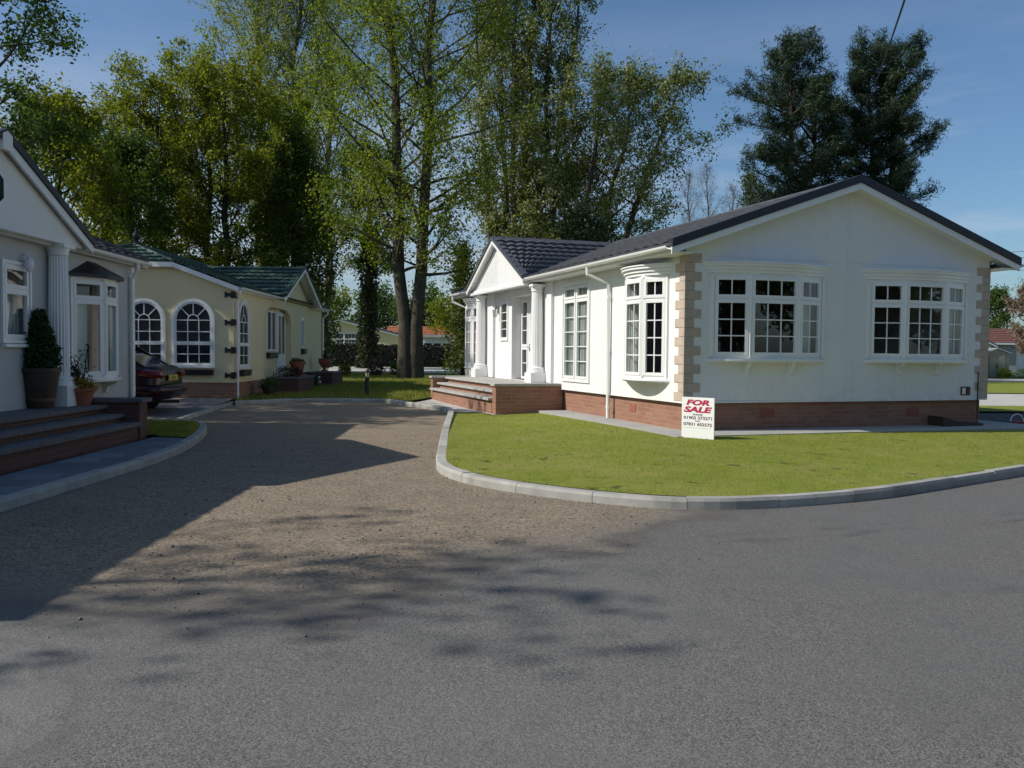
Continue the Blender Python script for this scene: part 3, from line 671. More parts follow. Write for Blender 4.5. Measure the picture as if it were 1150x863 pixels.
def cream_house():
    H = thing('park_home', 'cream park home with dark green roof and arched white windows beyond the parked car', 'house', lsite(-6.5, 22.4), LYAW)
    W, L, ZS, ZE = 6.2, 11.6, .46, 2.78; F = FACE_PX(0); G = FACE_Y(0)
    rec = (3.0, 6.46, .46, 2.50); slim = (7.9, 8.3, 1.35, 2.3)
    w = MB(); wall_grid(w, G, -W, 0, ZS, ZE, []); wall_grid(w, F, 0, L, ZS, ZE, [rec, slim]); wall_grid(w, FACE_NX(-W), 0, L, ZS, ZE, [])
    wall_grid(w, Matrix(((1, 0, 0, 0), (0, 1, 0, L), (0, 0, 1, 0), (0, 0, 0, 1))), -W, 0, ZS, ZE, [])
    zh = 3.36; w.prism([(-W, ZE), (-W, 2.88), (-4.5, zh), (-1.7, zh), (0, 2.88), (0, ZE)], 0, .12, 'y'); w.prism([(-W, ZE), (-W, 2.88), (-3.1, 3.95), (0, 2.88), (0, ZE)], L - .12, L, 'y')
    # rounded top corners of the porch opening
    for s, u in ((1, 3.0), (-1, 6.46)):
        q = .9; w.prism([(u, 2.5)] + [(u + s * q * (1 - math.cos(a)), 2.5 - .5 * (1 - math.sin(a))) for a in [R(90 - 90 * i / 8) for i in range(9)]], -.12, .0, 'x')
    # recess behind it
    w.box(-.32, -.2, 2.9, 6.56, .4, 2.6); w.box(-.199, -.121, 2.9, 2.999, .46, 2.6); w.box(-.199, -.121, 6.461, 6.56, .46, 2.6); w.box(-.199, -.121, 2.9, 6.56, 2.51, 2.6)
    # shallow cross gable
    w.prism([(4.1, 2.80), (9.2, 2.80), (6.65, 3.78)], .0, .05, 'x'); w.build('wall', M['cream'], H)
    sk = MB(); sk.box(-W - .03, .03, -.03, L, -.25, ZS - .06); sk.build('brick_base', M['brick'], H)
    lg = MB(); lg.box(-W - .06, .0, -.07, -.001, ZS - .059, ZS - .005); lg.box(.001, .06, -.07, 3.0, ZS - .059, ZS - .005); lg.build('base_ledge', M['cream'], H)
    for c in (-1.0, -2.23, -3.97, -5.2): arch_window(H, G, c, .47, .84, 1.39, 1.97)
    arch_window(H, F, .86, .44, .80, 1.37, 1.95, .06, 2, el=1.2)
    bx = MB()
    def boxy(F2, u0, u1, z0, z1):
        b = MB(); b.M = F2; b.box(u0, u1, .002, .12, z0, z1); b.box(u0 - .02, u1 + .02, .002, .14, z1 - .03, z1 + .005); b.build('window_box', M['black'], H)
    for c in (-1.0, -2.23, -3.97, -5.2): boxy(G, c - .5, c + .5, .58, .72)
    boxy(F, .5, 1.25, .55, .70)
    for i, z in enumerate((2.62, 1.92, 1.22, .58)):
        c = MB()
        for u0, u1, a, b in ((-.05, .06, -.085, .085), (.061, .16, -.04, .04), (.161, .21, -.07, .07)):
            c.box(-u1, -u0, -.035, -.002, z + a, z + b); c.box(.002, .035, u0, u1, z + a, z + b)
        c.build('corner_bracket', M['black'], H)
    # window and door inside the porch
    Fd = FACE_PX(-.2)
    b = MB(); b.M = Fd; flat_window(H, Fd, 4.05, 5.08, 1.2, None, 2.42, nl=2, cols=1, rows=1, sill=False, n=.02, glass='dark_glass')
    dr = MB(); dr.M = Fd; dr.box(5.2, 6.3, .002, .05, .47, 2.42); dd = dr.build('front_door', M['upvc'], H, bevel=.004)
    g = MB(); g.M = Fd; g.box(5.38, 5.68, .051, .056, 1.1, 2.3); g.box(5.84, 6.12, .051, .056, 1.1, 2.3); g.build('pane', M['dark_glass'], dd)
    boxy(Fd, 4.05, 5.05, .98, 1.15)
    flat_window(H, F, *slim[:2], slim[2], None, slim[3], sill=False, rows=3, surround=.035); boxy(F, 7.9, 8.35, 1.1, 1.27)
    fn = MB(); fn.prism([(6.65, 3.2), (6.52, 3.32), (6.58, 3.5), (6.65, 3.55), (6.72, 3.5), (6.78, 3.32)], .052, .07, 'x'); fn.build('wall_plaque', M['black'], H)
    # roof with a half hip at the front
    e, zt, zr, ov = .17, 2.82, 4.02, .16; yh = 1.55
    k = (zr - zt) / (3.1 + e); xh = -3.1 + (zr - 3.42) / k
    r = MB()
    roof_patch(r, (e, -ov, zt), (e, L + .3, zt), (-3.1, L + .3, zr), (-3.1, yh, zr), 3)
    r = MB()
    def side(sg, x0):
        # lower band up to the hip line, upper band cut back by the hip
        xm = -3.1 + sg * (xh + 3.1)
        roof_patch(r, (x0, -ov, zt), (x0, L + .3, zt), (xm, L + .3, 3.42), (xm, -ov, 3.42), 5)
        roof_patch(r, (xm, -ov, 3.42), (xm, L + .3, 3.42), (-3.1, L + .3, zr), (-3.1, yh, zr), 5)
    side(1, e); side(-1, -W - e)
    roof_patch(r, (-3.1 - (xh + 3.1), -ov, 3.42), (xh, -ov, 3.42), (-3.08, yh, zr), (-3.12, yh, zr), 5)
    ro = r.build('roof', M['roof_green'], H)
    rd = MB(); rd.tube([(-3.1, yh, zr + .02), (-3.1, L + .3, zr + .02)], .07, 8)
    for s in (-1, 1): rd.tube([(-3.1, yh, zr + .02), (-3.1 + s * (xh + 3.1), -ov, 3.44)], .05, 8)
    rd.build('ridge_tiles', M['roof_green'], ro)
    f = MB(); f.lathe([(.09, 0), (.1, .06), (.05, .1), (.1, .16), (.11, .24), (.04, .34), (.06, .38), (.01, .46)], (-3.1, yh + .2, zr + .06), 12); f.build('finial', M['black'], ro, smooth=True)
    b = MB(); b.M = G
    for s in (-1, 1):
        xs, xq = (e, xh) if s > 0 else (-W - e, -6.2 - xh)
        b.prism([(xs, zt - .13), (xs, zt - .01), (xq, 3.41), (xq, 3.29)], ov - .03, ov, 'y'); b.prism([(xs, zt - .05), (xs, zt - .03), (xq, 3.39), (xq, 3.37)], -.01, ov - .031, 'y')
    b.prism([(-6.2 - xh, 3.29), (xh, 3.29), (xh, 3.41), (-6.2 - xh, 3.41)], ov - .03, ov + .03, 'y'); b.build('barge_board', M['upvc'], H)
    for a, c in ((-.1, 3.95), (9.3, L + .3)):
        eave_box(H, F, a, c, 2.72, 2.815, 0, e - .02); gutter(H, (e + .04, c, 2.805), (e + .04, a, 2.805))
    r = MB(); pa, pb, pc, zf, za, xo = 3.9, 9.4, 6.65, 2.84, 3.95, .42
    for p in (pa, pb): roof_patch(r, (xo, p, zf), (.16, p, zf), (-2.95, pc, za), (xo, pc, za), 8)
    r.build('porch_roof', M['roof_green'], H); gable_trim(H, F, pa, pb, zf - .02, za - .02, .0, xo, 'roof_green', .14, .06)
    downpipe(H, [(e, -.02, 2.74), (e, -.02, 2.66), (.07, .12, 2.5), (.07, .12, -.1)]); downpipe(H, [(e + .03, L + .2, 2.76), (e + .03, L + .2, 2.64), (.07, L - .06, 2.46), (.07, L - .06, 0)])
    # raised brick planter ends of the porch step
    T = thing('brick_planter', 'low red brick raised bed before the cream porch arch', 'planter', lsite(-6.5, 22.4), LYAW)
    q = MB(); q.box(.05, .95, 3.15, 5.4, -.1, .40); q.build('brick_body', M['brick_dark'], T); q = MB(); q.box(.03, .98, 3.12, 5.43, .401, .445); q.build('coping', M['coping_dark'], T)
    T = thing('garden_wall', 'low red brick wall carrying the urn at the far end of the cream house', 'wall', lsite(-6.5, 22.4), LYAW)
    q = MB(); q.box(.09, .9, 8.9, 11.0, -.1, .42); q.build('brick_body', M['brick_dark'], T); q = MB(); q.box(.07, .94, 8.87, 11.03, .421, .46); q.build('coping', M['coping_dark'], T)
cream_house()

# ================================================================== GROUND
def smooth(t): t = max(0., min(1., t)); return t * t * (3 - 2 * t)
def zroad(p):
    d = (Vector((p[0], p[1], 0)) - Vector((CAM.x, CAM.y, 0))).dot(FH)
    return -.2 + .08 * smooth((d - 12) / 10)
def chaikin(pts, n=2):
    for _ in range(n):
        q = [pts[0]]
        for a, b in zip(pts, pts[1:]): q += [(.75 * a[0] + .25 * b[0], .75 * a[1] + .25 * b[1]), (.25 * a[0] + .75 * b[0], .25 * a[1] + .75 * b[1])]
        pts = q + [pts[-1]]
    return pts
def resample(pts, step):
    P = [Vector((p[0], p[1])) for p in pts]; L = [0]
    for a, b in zip(P, P[1:]): L.append(L[-1] + (b - a).length)
    n = max(1, round(L[-1] / step)); out = []; j = 0
    for i in range(n + 1):
        t = L[-1] * i / n
        while j < len(L) - 2 and L[j + 1] < t: j += 1
        out.append(P[j].lerp(P[j + 1], (t - L[j]) / max(1e-9, L[j + 1] - L[j])))
    return out
def offset(pts, w):
    out = []
    for i, p in enumerate(pts):
        d = (pts[min(i + 1, len(pts) - 1)] - pts[max(i - 1, 0)]).normalized(); out.append(p + Vector((-d.y, d.x)) * w)
    return out
KERB_MAIN = chaikin([(26, 3.3), (14, -.45), (5.5, -3.18), (2.2, -4.25), (-.07, -4.97), (-.85, -5.2), (-2.17, -5.32), (-2.95, -5.15), (-3.5, -4.68), (-3.97, -4.05), (-4.35, -3.35), (-4.52, -2.65), (-4.5, -2.0), (-4.36, -1.4), (-4.1, -.45), (-3.4, 2.1), (-2.85, 4.0), (-2.2, 6.2), (-2.08, 6.8), (-2.2, 7.6), (-2.5, 9.0), (-2.78, 10.2), (-3.1, 10.75), (-3.9, 10.95), (-4.7, 11.0), (-5.7, 10.75), (-6.45, 10.2)])
def kerb(name, path, w=.125, h=.105, sgn=1, stone=.915, label=None, z0=None):
    P = resample(path, stone / 6); mb = MB(); n = len(P); I = offset(P, sgn * -w)
    for s in range(0, n - 1, 6):
        e = min(s + 6, n - 1); hh = h + random.uniform(-.007, .007)
        a0 = .006 / stone * 6
        rows = []
        for i in range(s, e + 1):
            p, q = P[i], I[i]
            if i == s: p = P[i].lerp(P[i + 1], a0); q = I[i].lerp(I[i + 1], a0)
            z = zroad(p) if z0 is None else z0
            o = p + (q - p) * .14
            rows.append([(p.x, p.y, z - .1), (p.x, p.y, z + hh - .03), (o.x, o.y, z + hh), (q.x, q.y, z + hh), (q.x, q.y, z - .1)])
        vs = [v for r in rows for v in r]; m = len(rows)
        fs = [(i * 5 + k, i * 5 + k + 1, (i + 1) * 5 + k + 1, (i + 1) * 5 + k) for i in range(m - 1) for k in range(4)] + [(0, 1, 2, 3, 4), tuple((m - 1) * 5 + k for k in (4, 3, 2, 1, 0))]
        mb.mesh(vs, fs)
    o = mb.build(name, M['kerb'], smooth=False); tag(o, label, 'kerb', kind='structure'); return P, I
KP, KI = kerb('kerb', KERB_MAIN, label='pale concrete kerb curving round the lawn and the end of the drive')
KIn = np.array([(p.x, p.y) for p in KI])
def dk(x, y): return float(np.sqrt(((KIn - (x, y)) ** 2).sum(1)).min())
def zlawn(x, y): return -.095 + .095 * smooth(dk(x, y) / 3.2)
def in_poly(x, y, P):
    c = False; j = len(P) - 1
    for i in range(len(P)):
        if (P[i][1] > y) != (P[j][1] > y) and x < (P[j][0] - P[i][0]) * (y - P[i][1]) / (P[j][1] - P[i][1]) + P[i][0]: c = not c
        j = i
    return c
def sheet(name, poly, zf, mat, cell=None, kind='structure', label=None, cat=None, thick=0):
    bm = bmesh.new(); f = bm.faces.new([bm.verts.new((p[0], p[1], 0)) for p in poly])
    if f.normal.z < 0 or True: bm.normal_update()
    bmesh.ops.triangulate(bm, faces=bm.faces)
    if cell:
        xs = [p[0] for p in poly]; ys = [p[1] for p in poly]
        for lo, hi, nr in ((min(xs), max(xs), (1, 0, 0)), (min(ys), max(ys), (0, 1, 0))):
            k = lo + cell
            while k < hi:
                bmesh.ops.bisect_plane(bm, geom=bm.verts[:] + bm.edges[:] + bm.faces[:], plane_co=(nr[0] * k, nr[1] * k, 0), plane_no=nr); k += cell
    for v in bm.verts: v.co.z = zf(v.co.x, v.co.y) if callable(zf) else zf
    bmesh.ops.recalc_face_normals(bm, faces=bm.faces); bm.normal_update()
    if sum(f.normal.z for f in bm.faces) < 0: bmesh.ops.reverse_faces(bm, faces=bm.faces)
    if thick:
        r = bmesh.ops.extrude_face_region(bm, geom=bm.faces[:])
        for v in [g for g in r['geom'] if isinstance(g, bmesh.types.BMVert)]: v.co.z += 0
        for v in bm.verts:
            pass
    me = bpy.data.meshes.new(name); bm.to_mesh(me); bm.free(); me.materials.append(mat)
    o = bpy.data.objects.new(name, me); COL.objects.link(o); return tag(o, label, cat or name, kind=kind)
def slab(name, poly, z0, z1, mat, label, kind='structure'):
    mb = MB(); mb.prism(poly, z0, z1); return tag(mb.build(name, mat), label, name, kind=kind)

# materials of the ground
def asphalt_mat():
    m, nt, b, o = base_mat('asphalt'); v = objco(nt)
    s = nd(nt, 'ShaderNodeSeparateXYZ'); nt.links.new(v, s.inputs[0]); x, y = s.outputs[0], s.outputs[1]
    vo = nd(nt, 'ShaderNodeTexVoronoi'); vo.inputs['Scale'].default_value = 160; nt.links.new(v, vo.inputs['Vector'])
    vs = nd(nt, 'ShaderNodeSeparateColor'); nt.links.new(vo.outputs['Color'], vs.inputs[0])
    sp = math_(nt, 'ADD', math_(nt, 'MULTIPLY', vs.outputs[0], .30), math_(nt, 'MULTIPLY', noise(nt, v, 190, 2, .8), .7)); sp2 = noise(nt, v, 42, 3, .7); mid = noise(nt, v, 2.2, 6, .6); big = noise(nt, v, .55, 4)
    road = mixc(nt, ramp(nt, sp, .32, .68), (.055, .054, .050), (.255, .246, .225))
    road = mixc(nt, ramp(nt, big, .35, .7, 0, .45), road, (.20, .198, .19)); road = mixc(nt, ramp(nt, mid, .5, .75, 0, .35), road, (.105, .104, .10))
    grav = mixc(nt, ramp(nt, sp2, .38, .66), (.115, .090, .064), (.42, .345, .25))
    grav = mixc(nt, ramp(nt, sp, .4, .65, 0, .6), grav, (.27, .22, .165)); grav = mixc(nt, ramp(nt, mid, .45, .72, 0, .5), grav, (.16, .135, .105))
    # the worn gravelly drive begins beyond a ragged line across the road
    wob = math_(nt, 'MULTIPLY', math_(nt, 'SUBTRACT', noise(nt, v, .9, 6, .62), .5), 2.4)
    lim = math_(nt, 'ADD', math_(nt, 'MULTIPLY', math_(nt, 'MAXIMUM', math_(nt, 'ADD', x, 1.0), 0.0), 1.05), 4.75)
    e = math_(nt, 'ADD', math_(nt, 'SUBTRACT', y, lim), wob)
    mask = ramp(nt, e, -.25, .9)
    rim = math_(nt, 'MULTIPLY', ramp(nt, e, -.35, -.05), ramp(nt, e, .35, .0))
    col = mixc(nt, mask, road, grav); col = mixc(nt, math_(nt, 'MULTIPLY', rim, .35), col, (.06, .057, .053))
    # old smooth patch at the near left, tar seams and faint tyre-worn tracks across the road
    dx = math_(nt, 'ADD', x, 2.55); dy = math_(nt, 'SUBTRACT', y, 3.0)
    rr = math_(nt, 'ADD', math_(nt, 'SQRT', math_(nt, 'ADD', math_(nt, 'MULTIPLY', dx, dx), math_(nt, 'MULTIPLY', dy, math_(nt, 'MULTIPLY', dy, .5)))), math_(nt, 'MULTIPLY', wob, .35))
    col = mixc(nt, ramp(nt, rr, 1.0, .72, 0, .4), col, (.235, .23, .215)); col = mixc(nt, math_(nt, 'MULTIPLY', math_(nt, 'MULTIPLY', ramp(nt, rr, .935, .90), ramp(nt, rr, .86, .89)), .2), col, (.07, .065, .06))
    sw = math_(nt, 'ADD', math_(nt, 'SUBTRACT', y, math_(nt, 'MULTIPLY', x, .36)), math_(nt, 'MULTIPLY', wob, .22))
    for k0, amt in ((6.05, .55), (6.3, .35), (4.3, .25)):
        seam = math_(nt, 'ABSOLUTE', math_(nt, 'SUBTRACT', sw, k0)); col = mixc(nt, math_(nt, 'MULTIPLY', ramp(nt, seam, .10, .0, 0, amt), math_(nt, 'MULTIPLY', ramp(nt, mid, .42, .6), ramp(nt, x, 1.2, 2.4))), col, (.05, .05, .05))
    col = mixc(nt, math_(nt, 'MULTIPLY', ramp(nt, big, .3, .68, 0, .35), ramp(nt, x, .5, 2.0)), col, (.085, .086, .088))
    nt.links.new(col, b.inputs['Base Color']); b.inputs['Roughness'].default_value = .95; b.inputs['Specular IOR Level'].default_value = .15
    hh = math_(nt, 'ADD', math_(nt, 'MULTIPLY', sp, .6), math_(nt, 'ADD', math_(nt, 'MULTIPLY', sp2, .8), math_(nt, 'MULTIPLY', mid, 1.5)))
    bump(nt, b, hh, .75, .012); return m
def grass_mat(name, a, bc, dry):
    m, nt, b, o = base_mat(name); v = objco(nt)
    n1 = noise(nt, v, .9, 5, .6); n2 = noise(nt, v, 7, 5, .65); n3 = noise(nt, v, 90, 2, .7)
    c = mixc(nt, ramp(nt, n2, .3, .7), a, bc); c = mixc(nt, ramp(nt, n1, .45, .72, 0, .6), c, dry); c = mixc(nt, ramp(nt, n3, .35, .6, .35, 0), c, tuple(k * .35 for k in a))
    nt.links.new(c, b.inputs['Base Color']); b.inputs['Roughness'].default_value = .9; b.inputs['Specular IOR Level'].default_value = .2
    if 'lawn' in name:
        c = mixc(nt, ramp(nt, noise(nt, v, 2.3, 6, .7), .56, .70, 0, .6), c, (.30, .25, .10)); c = mixc(nt, ramp(nt, noise(nt, v, 4.2, 3, .6), .63, .70, 0, .8), c, (.06, .065, .02)); nt.links.new(c, b.inputs['Base Color'])
    bump(nt, b, n3, .8, .02); return m
M['asphalt'] = asphalt_mat()
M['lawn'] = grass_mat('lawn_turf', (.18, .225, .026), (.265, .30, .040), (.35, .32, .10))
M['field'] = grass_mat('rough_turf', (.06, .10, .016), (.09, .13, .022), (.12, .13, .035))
LEAF['blade'] = leaf_mat('grass_blade', [(.20, .255, .026), (.275, .325, .042), (.34, .36, .07), (.42, .37, .15)], .42)

# one sheet to the horizon
g = MB(); g.poly([(-900, -900, -.26), (900, -900, -.26), (900, 900, -.26), (-900, 900, -.26)]); tag(g.build('ground', M['field'], fix=False), 'grassy ground running out to the horizon', 'ground', kind='structure')
# road: its own axes follow the site frame
rm = bmesh.new(); xs = [-60, -30, -14] + [-12 + 1.0 * i for i in range(34)] + [30, 60]; ys = [-40, -15, -5] + [0 + 1.0 * i for i in range(27)]
grid = [[rm.verts.new((x, y, zroad(site(x, y)))) for x in xs] for y in ys]
for j in range(len(ys) - 1):
    for i in range(len(xs) - 1): rm.faces.new((grid[j][i], grid[j][i + 1], grid[j + 1][i + 1], grid[j + 1][i]))
me = bpy.data.meshes.new('road'); rm.to_mesh(me); rm.free(); me.materials.append(M['asphalt'])
road = bpy.data.objects.new('road', me); COL.objects.link(road); road.location = (CAM.x, CAM.y, 0); road.rotation_euler = (0, 0, YAW)
tag(road, 'grey asphalt road turning into a worn gravelly drive', 'road', kind='structure')

nK = len(KI); kin = [(p.x, p.y) for p in KI]
iA = min(range(nK), key=lambda i: (KI[i] - Vector((-2.1, 6.3))).length)     # where the lawn gives way to the step pad
iB = min(range(nK), key=lambda i: (KI[i] - Vector((-2.4, 9.6))).length)
iR = min(range(nK), key=lambda i: (KI[i] - Vector((9.8, -1.7))).length)
a = site(8.35, 15.95); b_ = site(15.5, 15.95)
LAWN = kin[:iA + 1] + [(-1.56, 5.95), (-1.56, 5.1), (-.55, 5.1), (-.55, -.78), (a.x, a.y), (b_.x, b_.y), (26, 4.2)]
sheet('lawn', LAWN, zlawn, M['lawn'], .8, label='sunlit mown lawn inside the curved kerb', cat='lawn')
slab('path', [(-.55, 5.1), (-.55, -.78), (6.9, -.78), (6.9, 1.0), (6.1, 1.0), (6.1, .1), (.1, .1), (.1, 5.1)], -.2, .012, M['slab'], 'narrow grey slab path at the foot of the for-sale house')
pad = kin[iA:iB + 1] + [(-1.95, 10.2), (-1.3, 11.1), (.05, 11.1), (.05, 5.12), (-1.54, 5.12), (-1.54, 5.95)]
sheet('pad', pad, lambda x, y: zlawn(x, y) + .012, M['concrete'], .5, label='pale concrete pad at the foot of the brick entrance steps', cat='paving').name = 'pavement'
Q = [lsite(-6.4, 22.3), lsite(-13, 22.3), site(-60, 26), site(-60, 110), site(9.4, 110), site(9.4, 29)]
BACK = kin[iB:] + [(q.x, q.y) for q in Q] + [(6.1, 12.4), (.1, 12.4), (.05, 11.0), (-1.3, 11.05), (-1.95, 10.15)]
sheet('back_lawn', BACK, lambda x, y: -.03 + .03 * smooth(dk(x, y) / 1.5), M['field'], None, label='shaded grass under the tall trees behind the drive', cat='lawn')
def strip(name, l0, l1, d0, d1, z, mat, label):
    P = [site(l0, d0), site(l1, d0), site(l1, d1), site(l0, d1)]
    return sheet(name, [(p.x, p.y) for p in P], z, mat, label=label, cat=name)
strip('pavement', -30, 4, 49, 66, .006, M['concrete'], 'pale concrete road in front of the dark hedge')
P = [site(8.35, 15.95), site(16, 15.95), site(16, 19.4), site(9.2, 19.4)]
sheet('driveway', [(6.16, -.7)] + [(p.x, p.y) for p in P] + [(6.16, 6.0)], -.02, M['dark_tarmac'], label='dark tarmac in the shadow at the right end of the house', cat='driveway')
strip('verge', 9.2, 60, 19.4, 21.6, .02, M['lawn'], 'narrow grass verge beyond the shadowed tarmac')
strip('path', 9.2, 70, 21.6, 29.5, -.03, M['concrete'], 'pale path crossing at the far right')
strip('verge', 9.4, 80, 29.5, 42, .0, M['lawn'], 'wide grass beyond the pale path at the right')
strip('pavement', 9.4, 90, 42, 47, .02, M['concrete'], 'light strip of road in front of the sheds')
strip('verge', 9.4, 110, 47, 110, .0, M['field'], 'rough grass round the far right sheds')
# left side: paving, lawn patch and sloping driveway
KERB_L = chaikin([(p.x, p.y) for p in (lsite(-4.35, -3), lsite(-4.33, 6), lsite(-4.22, 9.5), lsite(-4.18, 11.3), lsite(-4.3, 12.6), lsite(-4.55, 14.0), lsite(-4.85, 15.2), lsite(-5.15, 15.95), lsite(-5.45, 16.25), lsite(-5.8, 16.3))])
KLP, KLI = kerb('kerb', KERB_L, sgn=-1, label='shaded concrete kerb edging the blue paving of the left house')
li = [(p.x, p.y) for p in KLI]
j = min(range(len(li)), key=lambda i: (KLI[i] - Vector(lsite(-4.55, 13.3)[:2])).length)
pav = li[:j + 1] + [tuple(lsite(-5.1, 13.4)[:2]), tuple(lsite(-5.1, -3)[:2])]
s = sheet('pavement', pav, -.098, M['slab_blue'], label='blue grey patterned paving in front of the left house', cat='pavement')
LPATCH = li[j:] + [tuple(lsite(*q)[:2]) for q in ((-6.42, 16.2), (-6.42, 13.6), (-5.06, 13.6), (-5.06, 13.4))]
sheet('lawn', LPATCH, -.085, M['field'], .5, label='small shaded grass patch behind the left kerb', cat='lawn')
P = [lsite(-5.9, 16.4), lsite(-7.9, 16.4), lsite(-16, 16.4), lsite(-16, 22.35), lsite(-6.5, 22.35), lsite(-6.35, 21.6)]
def zdrv(x, y):
    q = (Vector((x, y, 0)) - Vector((CAM.x, CAM.y, 0))); t = smooth((q.dot(YL) - 16.4) / 5.9); return -.16 + .165 * t
sheet('driveway', [(p.x, p.y) for p in P], zdrv, M['drive'], .8, label='brown driveway between the two left houses where the car stands', cat='driveway')
eb = MB()
for t in range(12):
    p, q = lsite(-5.9, 16.45).lerp(lsite(-6.38, 21.9), t / 12), lsite(-5.9, 16.45).lerp(lsite(-6.38, 21.9), (t + .97) / 12)
    eb.bar((p.x, p.y, zroad(p) - .02 + .05), (q.x, q.y, zroad(q) - .02 + .05), .1, .1)
tag(eb.build('edging', M['kerb']), 'flush concrete edging between drive and the car standing', 'edging', kind='structure')

# grass blades and loose stones
def blades(name, poly, n, zf, hmin, hmax, w, label, bbox=None, seed=1, mat='blade'):
    rg = np.random.default_rng(seed); P = np.array(poly); lo = P.min(0) if bbox is None else np.array(bbox[0]); hi = P.max(0) if bbox is None else np.array(bbox[1])
    pts = rg.uniform(lo, hi, (n, 2)); c = np.zeros(n, bool); j = len(P) - 1
    for i in range(len(P)):
        dy = P[j][1] - P[i][1]
        if abs(dy) > 1e-12:
            k = ((P[i][1] > pts[:, 1]) != (P[j][1] > pts[:, 1])) & (pts[:, 0] < (P[j][0] - P[i][0]) * (pts[:, 1] - P[i][1]) / dy + P[i][0]); c ^= k
        j = i
    pts = pts[c]; n = len(pts)
    dd = np.full(n, 9.)
    for q in KIn[::2]: dd = np.minimum(dd, np.hypot(pts[:, 0] - q[0], pts[:, 1] - q[1]))
    z = zf(pts, dd)
    a = rg.uniform(0, 6.283, n); h = rg.uniform(hmin, hmax, n); ln = rg.uniform(0, .9, n) * h; b = rg.uniform(0, 6.283, n)
    v = np.zeros((n, 3, 3)); v[:, 0, 0] = pts[:, 0] - np.cos(a) * w; v[:, 0, 1] = pts[:, 1] - np.sin(a) * w; v[:, 1, 0] = pts[:, 0] + np.cos(a) * w; v[:, 1, 1] = pts[:, 1] + np.sin(a) * w
    v[:, 0, 2] = z - .004; v[:, 1, 2] = z - .004; v[:, 2, 0] = pts[:, 0] + np.cos(b) * ln; v[:, 2, 1] = pts[:, 1] + np.sin(b) * ln; v[:, 2, 2] = z + h
    return fastmesh(name, v.reshape(-1, 3), np.arange(n * 3).reshape(-1, 3), LEAF[mat], label)
def fastmesh(name, v, f, mat, label=None, parent=None, cat=None, kind='stuff'):
    me = bpy.data.meshes.new(name); k = f.shape[1]; me.vertices.add(len(v)); me.vertices.foreach_set('co', np.ascontiguousarray(v, np.float32).ravel())
    me.loops.add(f.size); me.loops.foreach_set('vertex_index', f.astype(np.int32).ravel()); me.polygons.add(len(f)); me.polygons.foreach_set('loop_start', np.arange(0, f.size, k, dtype=np.int32)); me.update(calc_edges=True)
    me.materials.append(mat); o = bpy.data.objects.new(name, me); COL.objects.link(o)
    if parent: o.parent = parent
    else: tag(o, label, cat or name, kind=kind)
    return o
sm = lambda t: np.clip(t, 0, 1) ** 2 * (3 - 2 * np.clip(t, 0, 1))
blades('grass', LAWN, 120000, lambda p, d: -.095 + .095 * sm(d / 3.2), .008, .026, .0035, 'short green grass of the sunlit lawn', ((-4.7, -5.4), (9.5, 6)))
blades('grass', BACK, 60000, lambda p, d: -.03 + .03 * sm(d / 1.5), .04, .11, .010, 'longer grass round the tree trunks', ((-8, 9.5), (3, 36)), 2)
blades('grass', LPATCH, 14000, lambda p, d: -.085 + 0 * d, .03, .06, .006, 'dark grass on the small left patch', seed=3)
rg = np.random.default_rng(5); ns = 2600; pl = []
while len(pl) < ns:
    d = rg.uniform(4.3, 15); l = rg.uniform(-4.6, 2.2); p = site(l, d)
    if d < 4.7 + max(0, l + 1) * 1.05 + rg.normal() * .5 or in_poly(p.x, p.y, LAWN) or l < -4.1: continue
    pl.append((p.x, p.y, zroad(p), rg.uniform(.003, .009) * (1.7 if rg.random() < .06 else 1)))
octv = np.array([(1, 0, 0), (0, 1, 0), (-1, 0, 0), (0, -1, 0), (0, 0, .8), (0, 0, -.8)], float); octf = np.array([(0, 1, 4), (1, 2, 4), (2, 3, 4), (3, 0, 4), (1, 0, 5), (2, 1, 5), (3, 2, 5), (0, 3, 5)])
for k in range(1500):
    i = int(rg.integers(len(KP) // 4, len(KP) - 3)); p = KP[i].lerp(KP[i + 1], rg.random()); dq = (KP[i] - KI[i]).normalized(); w = abs(rg.normal(0, .13)); q = p + dq * (w + .01)
    pl.append((q.x, q.y, zroad(q), rg.uniform(.002, .007)))
V = []; Fq = []
for i, (x, y, z, r) in enumerate(pl): V.append(octv * r * rg.uniform(.6, 1.3, (6, 3)) + (x, y, z + r * .4)); Fq.append(octf + 6 * i)
M['stone'] = leaf_mat('loose_stone', [(.10, .09, .08), (.20, .17, .14), (.32, .29, .25)], .0)
fastmesh('gravel', np.concatenate(V), np.concatenate(Fq), M['stone'], 'loose stones scattered over the worn drive')

